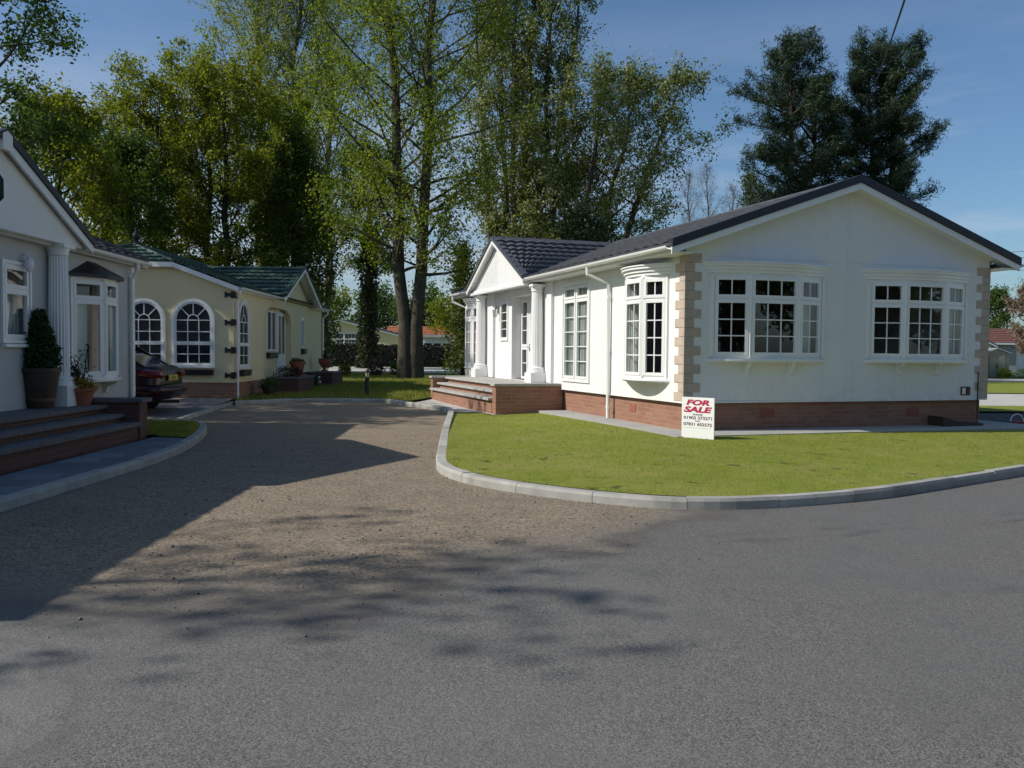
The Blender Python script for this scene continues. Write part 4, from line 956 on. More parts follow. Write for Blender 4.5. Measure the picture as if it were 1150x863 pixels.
# ================================================================== TREES
class Tree:
    def __init__(s, seed): s.r = np.random.default_rng(seed); s.w = MB(); s.tips = []
    def limb(s, p, d, L, r, up=.3, n=5, wob=.12, sides=5, rt=.12):
        pts = [np.array(p)]; d = np.array(d, float); d /= np.linalg.norm(d); dirs = []
        for i in range(n):
            d = d + np.array([0, 0, up / n]) + s.r.normal(0, wob, 3); d /= np.linalg.norm(d); dirs.append(d.copy()); pts.append(pts[-1] + d * L / n)
        s.w.tube([Vector(q) for q in pts], [r * (1 - (1 - rt) * i / n) for i in range(n + 1)], sides, False)
        return pts, dirs
    def at(s, pts, t):
        k = t * (len(pts) - 1); i = min(int(k), len(pts) - 2); return pts[i] + (pts[i + 1] - pts[i]) * (k - i)
def leaves(rg, tips, per, sig, size, asp=.55, flat=.0):
    tips = np.array(tips); n = len(tips) * per
    c = np.repeat(tips, per, 0) + rg.normal(0, 1, (n, 3)) * np.array([sig, sig, sig * (1 - flat)])
    u = rg.normal(0, 1, (n, 3)); u /= np.linalg.norm(u, axis=1)[:, None]; t = rg.normal(0, 1, (n, 3)); w = np.cross(u, t); w /= np.linalg.norm(w, axis=1)[:, None]
    L = (size * rg.uniform(.6, 1.3, n))[:, None]; v = np.stack([c - u * L, c + w * L * asp, c + u * L, c - w * L * asp], 1)
    return v.reshape(-1, 3), np.arange(n * 4).reshape(-1, 4)
def twigs(T, sp, tw, tl):
    out = []
    for q in range(tw):
        b = T.at(sp, T.r.uniform(.25, .99)); e = b + T.r.normal(0, tl, 3) + (0, 0, tl * .25)
        T.w.tube([Vector(b), Vector(e)], [.007, .004], 3, False); out += [b + (e - b) * k for k in (.4, .7, 1.0)]
    return out
def tree(name, label, l, d, H, leaf, bark='bark', z=0.0, seed=1, r0=.3, stems=((0, 0),), cb=.25, R_=4., prof=None, nl=26, ang=55, up=.5, sub=5, per=9, sig=.35, size=.10, lean=(0, 0), group=None, subl=.5, flat=0, cat='tree', tw=4, tl=.30, ivy=0, wob=.12):
    T = Tree(seed); rg = T.r; prof = prof or (lambda t: math.sin(math.pi * min(1, .12 + t * .88)) ** .6)
    for sx, sy in stems:
        n = 9; pts = []
        for i in range(n + 1):
            t = i / n; b = (t ** .8)
            pts.append(np.array([sx * (.18 + b * .82) + lean[0] * t * t + rg.normal(0, .02) * H * .25 * (t > 0), sy * (.18 + b * .82) + lean[1] * t * t + rg.normal(0, .02) * H * .25 * (t > 0), H * .97 * t]))
        rad = [r0 * (1.35 if i == 0 else 1) * (1 - t) ** .75 + .02 for i, t in enumerate([k / n for k in range(n + 1)])]
        T.w.tube([Vector(p) for p in pts], rad, 10, False)
        for k in range(nl):
            t = cb + (1 - cb) * ((k + rg.random()) / nl); q = T.at(pts, min(t, .99)); tt = (t - cb) / (1 - cb)
            az = k * 2.399 + rg.normal(0, .3); L = R_ * prof(tt) * rg.uniform(.65, 1.12)
            if L < .25: L = .25
            el = R(90 - ang * (1.12 - .45 * tt)) ; dv = (math.cos(az) * math.cos(el), math.sin(az) * math.cos(el), math.sin(el))
            lp, ld = T.limb(q, dv, L, max(.012, min(.30 * r0 * (1 - t) ** .75 + .012, .028 * L)), up, 5, wob, 5)
            for m in range(sub):
                u = .3 + .7 * (m + rg.random()) / sub; s0 = T.at(lp, min(u, .99)); dd = ld[min(4, int(u * 5))] + rg.normal(0, .55, 3)
                sp, _ = T.limb(s0, dd, max(.2, L * subl * rg.uniform(.5, 1) * (1.15 - .5 * u)), max(.006, .011 * L ** .5 * .5), up * .6, 3, .2, 3)
                T.tips += [T.at(sp, .6), sp[-1]] + twigs(T, sp, tw, tl)
            T.tips.append(lp[-1])
    root = thing(name, label, cat, site(l, d, z), rg.uniform(0, .3) + YAW, group)
    T.w.build('trunk', M[bark], root, smooth=True, fix=False)
    if per:
        v, f = leaves(rg, T.tips, per, sig, size, flat=flat); fastmesh('crown', v, f, LEAF[leaf], parent=root)
    if ivy:
        n = 5200; t = rg.random(n); a = rg.uniform(0, 6.283, n); rr = r0 * (1.1 - .4 * t) + np.abs(rg.normal(0, .16, n)) + .10 * np.sin(t * 23) ** 2
        sx, sy = stems[0]; b = (t * ivy / H) ** .8 * .82 + .18
        tips = np.stack([sx * b + rr * np.cos(a), sy * b + rr * np.sin(a), t * ivy], 1)
        v, f = leaves(rg, tips, 1, .03, .11); fastmesh('ivy', v, f, LEAF['ivy'], parent=root)
    return root
def bush(name, label, loc, tips, leaf, per, sig, size, stems=(), bark='bark_dark', cat='shrub', group=None, seed=3):
    rg = np.random.default_rng(seed); root = thing(name, label, cat, loc, 0, group)
    if len(stems):
        w = MB()
        for s in stems: w.tube([Vector(p) for p in s], [.012 * (1 - .6 * i / len(s)) for i in range(len(s))], 5)
        w.build('stem', M[bark], root)
    v, f = leaves(rg, tips, per, sig, size); fastmesh('foliage', v, f, LEAF[leaf], parent=root); return root
def ball(n, rx, ry, rz, cz, seed, shell=.55):
    rg = np.random.default_rng(seed); u = rg.normal(0, 1, (n, 3)); u /= np.linalg.norm(u, axis=1)[:, None]
    return u * (shell + (1 - shell) * rg.random((n, 1))) * (rx, ry, rz) + (0, 0, cz)
up_prof = lambda t: .45 + .55 * math.sin(math.pi * min(1, t * .9 + .05))
tree('twin_stemmed_tree', 'tall tree splitting at the ground into two thick trunks, fresh green leaves, beyond the drive', -4.5, 39, 22.5, 'lime', seed=11, r0=.30, stems=((-1.25, .2), (1.05, -.1)), cb=.20, R_=5.9, prof=up_prof, nl=54, ang=64, up=.36, sub=8, per=5, sig=.17, size=.073, tl=.46, group='tall trees behind the drive')
tree('ivy_clad_tree', 'dark ivy-wrapped trunk standing before the hedge, left of the twin trunks', -10.2, 61, 15, 'dark', 'bark_dark', seed=12, r0=.42, stems=((.4, 0),), cb=.4, R_=3.8, nl=26, per=7, sig=.2, size=.10, tl=.35, ivy=10, group='tall trees behind the drive')
T = Tree(13)
root = thing('ivy_covered_tree', 'dense dark ivy-covered tree rising behind the cream house porch', 'tree', site(-11.6, 47), 0, 'tall trees behind the drive')
w = MB(); w.tube([(0, 0, 0), (.1, 0, 6), (0, .1, 12.5)], [.5, .35, .05], 8); w.build('trunk', M['bark_dark'], root, smooth=True)
rg = np.random.default_rng(13); n = 1500; t = rg.random(n) ** .8; zz = .3 + t * 12.3; a = rg.uniform(0, 6.283, n)
rr = 2.35 * np.minimum(1, (1 - t) * 2.6) ** .6 * (.72 + .28 * np.sin(a * 3 + zz * 1.4)) * (.35 + .65 * rg.random(n) ** .4)
v, f = leaves(rg, np.stack([rr * np.cos(a), rr * np.sin(a), zz], 1), 20, .24, .09); fastmesh('crown', v, f, LEAF['ivymass'], parent=root)
for i, (l, d, H, lab) in enumerate(((-16.6, 58, 29, 'pale green poplar with upswept branches, leftmost of the three poplars'), (-14.0, 57, 30, 'pale green poplar rising directly behind the ivy-covered tree'), (-13.3, 63, 29, 'pale green poplar showing just left of the twin trunks'))):
    tree('poplar', lab, l, d, H, 'poplar', 'bark_pale', seed=20 + i, r0=.30, cb=.2, R_=6.2, nl=54, ang=36, up=.6, sub=7, per=7, sig=.18, size=.08, tl=.44, prof=lambda t: .5 + .6 * math.sin(math.pi * min(1, .1 + t * .85)), group='poplars behind the cream house')
ROW = ((-20.6, 47, 13.2, 'maple', 'slender yellow green tree showing over the shaded house roof, left of the row'), (-18.4, 46, 14.6, 'maple', 'slender olive leaved tree with a sloping limb above the green roof finial'), (-16.9, 49, 15.6, 'lime', 'slender bright green tree second from the dense ivy-covered one'), (-15.0, 46, 15.0, 'maple', 'slender yellow green tree next to the dense ivy-covered one'), (-13.2, 51, 14.5, 'lime', 'slender fresh green tree half hidden by the dense ivy-covered one'))
for i, (l, d, H, lf, lab) in enumerate(ROW):
    tree('slender_tree', lab, l, d, H, lf, 'bark_dark', seed=30 + i, r0=.24, cb=.27, R_=3.7, nl=32, ang=62, up=.4, sub=6, per=8, sig=.16, size=.085, tl=.36, prof=lambda t: .5 + .6 * math.sin(math.pi * min(1, .05 + t * .85)), group='row of slender trees behind the cream house')
tree('maple_tree', 'near dark leaved tree reaching a bough in from the top left corner', -15.6, 25, 14.6, 'dark', seed=41, r0=.32, cb=.3, R_=4.5, nl=34, ang=66, up=.35, sub=6, per=11, sig=.14, size=.07, tl=.28, lean=(.3, 0))
tree('maple_tree', 'broad olive green tree behind the shaded gable at the left', -19.6, 38, 11.6, 'maple', 'bark_dark', seed=42, r0=.3, cb=.16, R_=3.7, nl=34, ang=62, sub=6, per=9, sig=.16, size=.09, tl=.36)
tree('maple_tree', 'dark leaved tree standing close behind the shaded roof slope at the left', -18.2, 42, 11.0, 'dark', 'bark_dark', seed=43, r0=.26, cb=.16, R_=3.0, nl=30, ang=60, sub=6, per=9, sig=.16, size=.09, tl=.36)
tree('multi_stemmed_tree', 'many stemmed tree of thin upright trunks and silvery leaves behind the white porch', .2, 47, 23, 'white', 'bark_pale', seed=51, r0=.20, stems=((-2.6, 0), (-1.2, .6), (-.2, -.5), (.9, .3), (2.0, 0), (3.3, .2)), cb=.2, R_=3.6, nl=24, ang=44, up=.5, sub=6, per=6, sig=.15, size=.08, tl=.36, prof=up_prof, group='tall trees behind the drive')
tree('leaning_tree', 'silvery leaved tree leaning right over the charcoal roof', 2.6, 45, 15.5, 'white', 'bark', seed=52, r0=.24, stems=((.8, 0), (2.6, .3), (4.6, -.2)), cb=.24, R_=4.6, nl=22, ang=62, up=.25, sub=7, per=6, sig=.16, size=.08, tl=.38, lean=(1.3, 0), group='tall trees behind the drive')
tree('leaning_tree', 'dark crowned tree behind the porch ridge of the for-sale house', 3.1, 52, 12.2, 'olive', 'bark_dark', seed=53, r0=.28, cb=.42, R_=3.3, nl=24, ang=65, up=.3, sub=5, per=8, sig=.18, size=.10, tl=.36, group='tall trees behind the drive')
root = thing('round_evergreen', 'small rounded evergreen just showing above the porch ridge', 'tree', site(3.35, 41), 0)
w = MB(); w.tube([(0, 0, 0), (0, .05, 6)], [.16, .08], 8); w.build('trunk', M['bark_dark'], root, smooth=True)
v, f = leaves(np.random.default_rng(55), ball(420, 1.45, 1.4, 1.9, 6.0, 5, .6), 16, .18, .07); fastmesh('crown', v, f, LEAF['evergreen'], parent=root)
for i, (l, d, H, lab) in enumerate(((16.2, 82, 18.2, 'bare twiggy tree just left of the dark pines, nearest to the leaning tree'), (18.4, 84, 19.5, 'bare twiggy tree, tallest of those above the roof ridge'), (20.6, 83, 17.2, 'bare twiggy tree touching the left dark pine'))):
    tree('bare_tree', lab, l, d, H, 'twig', 'bark_pale', seed=60 + i, r0=.16, cb=.35, R_=3.0, nl=44, ang=42, up=.5, sub=8, per=0, tw=3, tl=.4, group='bare trees above the roof')
tree('young_tree', 'thin light green tree at the foot of the left dark pine', 15.0, 56, 12.8, 'olive', 'bark_pale', seed=66, r0=.12, cb=.3, R_=1.5, nl=24, ang=45, sub=4, per=4, sig=.15, size=.08)
def pine(label, l, d, H, R_, cb, seed, stems, prof):
    T = Tree(seed); rg = T.r; tips = []
    for sx, hh in stems:
        pts = [np.array([sx * t + rg.normal(0, .06), rg.normal(0, .08), H * hh * t]) for t in [i / 10 for i in range(11)]]
        T.w.tube([Vector(p) for p in pts], [.34 * (1 - i / 10) ** .8 + .03 for i in range(11)], 8, False)
        nl = 72
        for k in range(nl):
            t = cb + (1 - cb) * (k + rg.random()) / nl; tt = (t - cb) / (1 - cb); L = R_ * prof(tt) * rg.uniform(.45, 1.15); az = k * 2.4 + rg.normal(0, .5)
            el = R(-4 + 34 * tt + rg.normal(0, 8)); lp, ld = T.limb(T.at(pts, min(.99, t)), (math.cos(az) * math.cos(el), math.sin(az) * math.cos(el), math.sin(el)), L, .02 + .02 * L, .35, 4, .1, 4)
            for m in range(9):
                u = .3 + .7 * (m + rg.random()) / 9; q = T.at(lp, min(u, .99)); dd = ld[min(3, int(u * 4))] + rg.normal(0, .6, 3); dd[2] = abs(dd[2]) * .6
                sp, _ = T.limb(q, dd, .25 + L * .22 * rg.random(), .010, .5, 2, .1, 3); tips += [sp[1], sp[2], sp[2] + rg.normal(0, .22, 3)]
            tips.append(lp[-1])
    root = thing('pine_tree', label, 'tree', site(l, d, 0), YAW, 'dark pines behind the house'); T.w.build('trunk', M['bark_pine'], root, smooth=True, fix=False)
    v, f = leaves(rg, tips, 25, .16, .14, .15, .2); fastmesh('crown', v, f, LEAF['pine'], parent=root)
pine('broad dark pine, the left one of the pair behind the roof', 16.6, 52, 18.8, 3.0, .30, 71, ((-.5, 1.0), (1.1, .88)), lambda t: (.55 + .6 * math.sin(math.pi * min(1, .1 + t * .75))) * (1 if t < .8 else .85))
pine('airy dark pine with gappy boughs, right one of the pair behind the roof', 22.2, 53, 19.2, 2.5, .34, 72, ((-1.1, .97), (.6, 1.0)), lambda t: .6 + .4 * math.sin(math.pi * min(1, .15 + t * .8)))
# conifer and shrubs between the houses
root = thing('conifer', 'loose green conifer hard against the left of the white porch', 'tree', site(-2.45, 43), 0); w = MB(); w.tube([(0, 0, 0), (0, 0, 6.2)], [.12, .02], 6); w.build('trunk', M['bark_dark'], root)
rg = np.random.default_rng(75); t = rg.random(420); a = rg.uniform(0, 6.28, 420); rr = .85 * (1 - t) ** .6 * rg.random(420) ** .4
v, f = leaves(rg, np.stack([rr * np.cos(a), rr * np.sin(a), .3 + t * 6.1], 1), 14, .2, .08); fastmesh('crown', v, f, LEAF['olive'], parent=root)
for i, (l, d, H, lf, lab) in enumerate(((-20.5, 98, 9.5, 'lime', 'rounded background tree above the far cream bungalow, nearest the cream house'), (-15.8, 101, 9.8, 'dark', 'rounded background tree behind the ivy-wrapped trunk'), (-10.0, 99, 9.2, 'dark', 'rounded background tree seen between the twin trunks'), (-5.6, 96, 8.0, 'lime', 'rounded background tree above the white end of the red roofed bungalow'), (-26, 104, 11, 'dark', 'rounded background tree mostly behind the cream house roof'), (-35, 92, 12, 'dark', 'rounded background tree behind the slender row at the left'))):
    root = thing('background_tree', lab, 'tree', site(l, d), 0, 'background trees beyond the hedge'); w = MB(); w.tube([(0, 0, 0), (0, 0, H * .7)], [.3, .1], 7); w.build('trunk', M['bark_dark'], root)
    rg = np.random.default_rng(80 + i); B = np.concatenate([ball(110, 1.9, 1.9, 1.6, 0, 800 + i * 9 + k, .45) + (rg.normal(0, 1.5), rg.normal(0, 1.5), H * (.38 + .085 * k)) for k in range(6)]); v, f = leaves(rg, B, 9, .28, .16); fastmesh('crown', v, f, LEAF[lf], parent=root)
root = thing('hedge', 'long clipped dark hedge along the far road', 'hedge', site(-20, 69), YAW)
w = MB(); w.box(0, 19.5, -.45, .45, 0, 1.55); w.build('hedge_body', M['trim'], root); rg = np.random.default_rng(90); n = 9000; P = np.stack([rg.uniform(-.1, 19.6, n), rg.choice([-.5, .5], n) + rg.normal(0, .05, n), rg.uniform(0, 1.65, n)], 1); k = rg.random(n) < .35; P[k, 1] = rg.uniform(-.5, .5, k.sum()); P[k, 2] = 1.6 + rg.normal(0, .05, k.sum())
v, f = leaves(rg, P, 1, .03, .10); fastmesh('foliage', v, f, LEAF['hedge'], parent=root)
for i, (l, d, lf, r, lab) in enumerate(((-8.0, 42, 'gold', .28, 'small golden shrub on the shaded grass near the bollard'), (-6.45, 42, 'purple', .42, 'low dark purple shrub just right of the bollard'), (-5.6, 43, 'dark', .38, 'low dark green shrub at the foot of the twin trunks'), (-3.2, 52, 'olive', .75, 'low brownish bush left of the white porch'))):
    bush('shrub', lab, site(l, d), ball(70, r, r, r, r * .9, 100 + i), lf, 14, .07, .05, seed=100 + i)
tree('blossom_tree', 'small pinkish blossom tree at the right edge', 23.4, 39.5, 4.6, 'blossom', 'bark_dark', seed=95, r0=.10, cb=.22, R_=1.5, nl=22, ang=62, sub=5, per=8, sig=.07, size=.045, tl=.14)
tree('garden_tree', 'green tree behind the far right brown roof', 44, 80, 6.9, 'dark', 'bark_dark', seed=96, r0=.16, cb=.15, R_=2.4, nl=24, ang=62, sub=5, per=5, sig=.2, size=.11)
# trees out of frame that shade the road and show in the window glass
tree('road_tree', 'sparse tree behind the left house that throws the dappled shade on the road', -15.0, 3.2, 11.4, 'lime', seed=97, r0=.26, cb=.5, R_=3.0, nl=18, ang=62, sub=4, per=2, tw=2, sig=.2, size=.09)
tree('roadside_tree', 'dense tree behind the left house that shades the parked car', -17.2, 17.4, 11.5, 'dark', seed=197, r0=.3, cb=.25, R_=4.2, nl=30, ang=62, sub=6, per=6, sig=.25, size=.12)
for i, (l, d) in enumerate(((28.5, -1.0), (25.5, 2.5), (31.5, 3.5), (9.5, -6.5), (14.5, -5.0))):
    tree('roadside_tree', 'dark leafy tree across the road, reflected in the gable windows', l, d, 8.5, 'dark', 'bark_dark', seed=98 + i, r0=.3, cb=.12, R_=4.2, nl=22, ang=62, sub=5, per=9, sig=.3, size=.17, tw=3, group='trees across the road')

# ================================================================== FAR BUILDINGS
def gable_house(name, label, l, d, w, dep, ze, zr, wall, roof, ridge='x', rz=0.0, wins=(), cat='house', trim=True, group=None):
    """simple bungalow; local x right, y away; ridge along 'x' or 'y'"""
    H = thing(name, label, cat, site(l, d), YAW + rz, group); b = MB(); o = .3
    b.box(0, w, 0, dep, 0, ze)
    r = MB()
    if ridge == 'x':
        for x0, x1 in ((0, .12), (w - .12, w)): b.prism([(0, ze), (dep, ze), (dep / 2, zr - .1)], x0, x1, 'x')
        for y in (-o, dep + o): roof_patch(r, (-o, y, ze - .02), (w + o, y, ze - .02), (w + o, dep / 2, zr), (-o, dep / 2, zr), 8)
    else:
        for y0, y1 in ((0, .12), (dep - .12, dep)): b.prism([(0, ze), (w, ze), (w / 2, zr - .1)], y0, y1, 'y')
        for x in (-o, w + o): roof_patch(r, (x, -o, ze - .02), (x, dep + o, ze - .02), (w / 2, dep + o, zr), (w / 2, -o, zr), 8)
    b.build('wall', wall, H); r.build('roof', roof, H)
    if trim:
        if ridge == 'y': gable_trim(H, FACE_Y(0), -o, w + o, ze - .04, zr - .03, 0, o, 'roof', .14, .06)
        else:
            t = MB(); t.box(-o, w + o, -o - .03, -o, ze - .16, ze - .02); t.build('fascia', M['upvc'], H)
    for u0, u1, z0, zt, z1, n, c, rr in wins: flat_window(H, FACE_Y(0), u0, u1, z0, zt, z1, n, c, rr, c, n=.03, glass='dark_glass', surround=.06)
    return H
gable_house('bungalow', 'distant cream bungalow with a grey roof showing over the hedge beside the ivy-wrapped trunk', -22.0, 82, 11.6, 8, 2.65, 4.15, M['cream'], M['roof'], 'y', wins=((5.5, 6.3, 1.3, 2.3, 2.85, 1, 2, 3), (6.3, 7.7, 1.3, 2.3, 2.85, 1, 4, 3), (7.7, 8.5, 1.3, 2.3, 2.85, 1, 2, 3)))
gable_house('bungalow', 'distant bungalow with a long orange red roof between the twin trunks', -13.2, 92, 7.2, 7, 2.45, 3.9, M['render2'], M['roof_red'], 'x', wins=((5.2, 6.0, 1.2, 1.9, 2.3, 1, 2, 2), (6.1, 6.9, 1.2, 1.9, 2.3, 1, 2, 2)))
gable_house('summer_house', 'low white building with a row of windows at the end of the red roofed bungalow', -8.15, 80, 2.6, 3, 2.45, 2.75, M['upvc'], M['concrete'], 'x', wins=((.1, .85, 1.2, None, 2.0, 1, 1, 1), (.95, 1.7, 1.2, None, 2.0, 1, 1, 1), (1.8, 2.5, 1.2, None, 2.0, 1, 1, 1)), trim=False)
gable_house('bungalow', 'distant house with a reddish brown roof and grey wall at the far right', 35.3, 66, 9.5, 7, 2.25, 3.4, M['shed_grey'], M['roof_brown'], 'x')
gable_house('bungalow', 'distant white gabled wall just right of the big house corner', 31.2, 62, 2.6, 5, 2.0, 2.75, M['render'], M['roof_brown'], 'y')
gable_house('garden_wall', 'bright white wall showing through the blossom tree', 30.6, 53, 6.0, .3, 1.75, 1.8, M['render'], M['concrete'], 'x', cat='wall', trim=False)
gable_house('bungalow', 'beige bungalow with a reddish brown roof across the road, reflected in the gable windows', 16.5, -11.5, 11, 7, 2.3, 4.2, M['quoin'], M['roof_brown'], 'x')
S = thing('garden_shed', 'small grey green metal shed with a shallow grey gable roof at the far right', 'shed', site(26.1, 48.5), YAW)
b = MB(); b.box(0, 1.35, 0, 1.9, 0, 1.38); b.prism([(0, 1.38), (1.35, 1.38), (.675, 1.6)], 0, 1.9, 'y')
for k in range(9): b.box(.02 + k * .15, .05 + k * .15, -.012, 0, .05, 1.38)
b.build('wall', M['shed'], S)
r = MB(); r.prism([(-.1, 1.36), (.675, 1.63), (1.45, 1.36), (1.45, 1.41), (.675, 1.69), (-.1, 1.41)], -.1, 2.0, 'y'); r.build('roof', M['shed_grey'], S)
q = MB(); q.box(.25, .66, -.03, -.013, .06, 1.3); q.box(.69, 1.1, -.03, -.013, .06, 1.3); dd = q.build('door', M['shed'], S); q = MB(); q.box(.62, .64, -.05, -.031, .6, .75); q.box(.71, .73, -.05, -.031, .6, .75); q.build('handle', M['black'], dd)
S = thing('garden_shed', 'pale grey shed with a flat ridge tucked behind the corner of the big house', 'shed', site(24.75, 48.2), YAW)
b = MB(); b.box(0, 1.2, 0, 1.8, 0, 1.42)
for k in range(9): b.box(.02 + k * .13, .04 + k * .13, -.012, 0, .02, 1.4)
b.build('wall', M['shed_grey'], S); r = MB(); r.prism([(-.1, 1.42), (1.3, 1.42), (1.3, 1.47), (.6, 1.75), (-.1, 1.47)], -.1, 1.9, 'y'); r.build('roof', M['shed_grey'], S)
rg = np.random.default_rng(9); bush('shrub', 'small green weeds before the grey green shed', site(26.9, 47.9), ball(60, .5, .25, .3, .25, 44), 'lime', 10, .06, .05)
bush('shrub', 'low green bush at the foot of the white wall by the right edge', site(27.9, 47.6), ball(60, .55, .35, .35, .28, 45), 'dark', 12, .06, .05)

# ================================================================== CAR
def car(label, loc, rz, paint, plate):
    C = thing('parked_car', label, 'car', loc, rz)
    # local: x towards the rear, side at y = -hw .. hw
    st = [(-4.25, .62, .42, .66), (-4.15, .74, .28, .74), (-3.7, .82, .2, .84), (-3.0, .85, .2, .92), (-2.2, .86, .2, .95), (-1.2, .86, .2, .97), (-.75, .855, .2, .99), (-.35, .83, .24, 1.0), (-.12, .79, .28, .99), (-.03, .74, .32, .93), (0.0, .68, .40, .80)]
    b = MB(); vs = []; m = 0
    for x, hw, zb, zt in st:
        h = zt - zb
        sec = [(hw * .86, zb), (hw * .97, zb + .06), (hw, zb + h * .38), (hw * .985, zb + h * .62), (hw * .95, zb + h * .86), (hw * .86, zt - .015), (hw * .55, zt + .012), (0, zt + .02)]
        sec = sec + [(-y, z) for y, z in reversed(sec[:-1])]; m = len(sec); vs += [(x, y, z) for y, z in sec]
    fs = [(i * m + k, i * m + (k + 1) % m, (i + 1) * m + (k + 1) % m, (i + 1) * m + k) for i in range(len(st) - 1) for k in range(m)] + [tuple(range(m - 1, -1, -1)), tuple(range((len(st) - 1) * m, len(st) * m))]
    b.mesh(vs, fs); b.build('body', M[paint], C, smooth=True)
    # cabin: dark glasshouse under a painted roof
    def loft(rows, mat, name):
        q = MB(); vs = []; k = len(rows[0])
        for r_ in rows: vs += r_
        q.mesh(vs, [(i * k + j, i * k + (j + 1) % k, (i + 1) * k + (j + 1) % k, (i + 1) * k + j) for i in range(len(rows) - 1) for j in range(k)] + [tuple(range(k - 1, -1, -1)), tuple(range((len(rows) - 1) * k, len(rows) * k))])
        return q.build(name, M[mat], C, smooth=True)
    def ring(x0, x1, hw0, hw1, z): return [(x0, -hw0, z), (x0 + .25, -hw0 * 1.04, z), (x1 - .4, -hw1 * 1.05, z), (x1, -hw1, z), (x1, hw1, z), (x1 - .4, hw1 * 1.05, z), (x0 + .25, hw0 * 1.04, z), (x0, hw0, z)]
    loft([ring(-3.15, -.25, .72, .70, .95), ring(-2.75, -.62, .68, .66, 1.18), ring(-2.4, -1.0, .60, .60, 1.375)], 'dark_glass', 'glasshouse')
    loft([ring(-2.44, -.95, .61, .61, 1.365), ring(-2.3, -1.1, .56, .56, 1.41), ring(-2.0, -1.4, .4, .4, 1.425)], paint, 'roof')
    for s in (-1, 1):
        q = MB()
        for a, c in (((-1.55, s * .745, .97), (-1.5, s * .63, 1.37)), ((-.30, s * .70, .97), (-.97, s * .615, 1.38)), ((-3.08, s * .72, .96), (-2.42, s * .61, 1.38)), ((-.62, s * .735, .97), (-1.02, s * .625, 1.37))): q.bar(a, c, .06, .05)
        q.build('roof_pillar', M[paint], C)
        for x in (-3.45, -.92):
            w = MB(); y = s * .76; wv = [(.0, .29), (.03, .31), (.17, .31), (.2, .29)]
            prof = [(.20, -.09), (.29, -.10), (.315, -.07), (.315, .07), (.29, .10), (.20, .09)]
            w.M = Matrix.Translation((x, y, .315)) @ Matrix.Rotation(R(90), 4, 'X'); w.lathe(prof, n=28); o = w.build('wheel', M['tyre'], C, smooth=True)
            h = MB(); h.M = Matrix.Translation((x, y, .315)) @ Matrix.Rotation(R(90), 4, 'X'); h.lathe([(.06, -.105), (.2, -.1), (.2, .1), (.06, .105)], n=20)
            for k in range(5):
                a = k * 2 * math.pi / 5; h.bar((0, 0, s * -.104), (.2 * math.cos(a), .2 * math.sin(a), s * -.101), .05, .02, (0, 0, 1.001) if 0 else (math.sin(a), -math.cos(a), 0))
            h.build('rim', M['alloy'], o)
            ar = MB(); ar.M = Matrix.Translation((x, s * .80, .315)) @ Matrix.Rotation(R(90), 4, 'X'); ar.lathe([(.36, -.065), (.38, -.0651), (.38, .0651), (.36, .065)], n=28); ar.build('wheel_arch', M['trim'], C, smooth=True)
        t = MB(); t.tube([(-.36, s * .815, .84), (-.2, s * .80, .845), (-.06, s * .74, .83), (.0, s * .60, .82), (.012, s * .42, .815)], [.06, .085, .09, .085, .05], 8); t.build('tail_lamp', M['lamp_red'], C, smooth=True)
        t = MB(); t.tube([(-.03, s * .735, .77), (.01, s * .58, .765), (.015, s * .46, .765)], [.025, .03, .02], 6); t.build('reversing_lamp', M['lamp_clear'], C, smooth=True)
        t = MB(); t.tube([(-4.2, s * .5, .66), (-4.1, s * .68, .67)], .07, 6); t.build('headlamp', M['alloy'], C, smooth=True)
    q = MB(); q.tube([(-.55, -.85, .50), (-.2, -.83, .5), (-.02, -.74, .5), (.05, -.4, .5), (.06, 0, .5), (.05, .4, .5), (-.02, .74, .5), (-.2, .83, .5), (-.55, .85, .5)], [.08, .1, .115, .12, .12, .12, .115, .1, .08], 10); q.build('rear_bumper', M[paint], C, smooth=True)
    q = MB(); q.tube([(.03, -.7, .57), (.165, -.38, .56), (.178, 0, .56), (.165, .38, .56), (.03, .7, .57)], .018, 6); q.build('bumper_strip', M['trim'], C)
    pl = MB(); pl.box(.035, .05, -.26, .26, .69, .81); po = pl.build('number_plate', M['plate'], C)
    text(po, plate, .105, Matrix.Translation((.0515, 0, .712)) @ Matrix.Rotation(R(90), 4, 'Z') @ Matrix.Rotation(R(90), 4, 'X'), 'trim', 'plate_characters')
    q = MB(); q.tube([(-.6, .4, .2), (.03, .4, .22)], .03, 8); q.build('exhaust', M['alloy'], C)
    return C
def text(parent, s, size, mat4, mat, name, shear=0, bold=0, width=1.0, ext=.0015):
    c = bpy.data.curves.new(name, 'FONT'); c.body = s; c.size = size; c.shear = shear; c.offset = bold; c.extrude = ext; c.align_x = 'CENTER'; c.resolution_u = 3
    tmp = bpy.data.objects.new('tmp', c); COL.objects.link(tmp); bpy.context.view_layer.update()
    me = bpy.data.meshes.new_from_object(tmp.evaluated_get(bpy.context.evaluated_depsgraph_get())); bpy.data.objects.remove(tmp); bpy.data.curves.remove(c)
    me.transform(mat4 @ Matrix.Diagonal((width, 1, 1, 1))); me.materials.clear(); me.materials.append(M[mat]); me.name = name
    o = bpy.data.objects.new(name, me); COL.objects.link(o); o.parent = parent; return o
p = lsite(-6.75, 18.75); car('dark maroon car with a yellow rear plate parked beyond the shaded house', (p.x, p.y, -.11), LYAW, 'paint_red', 'EXU')

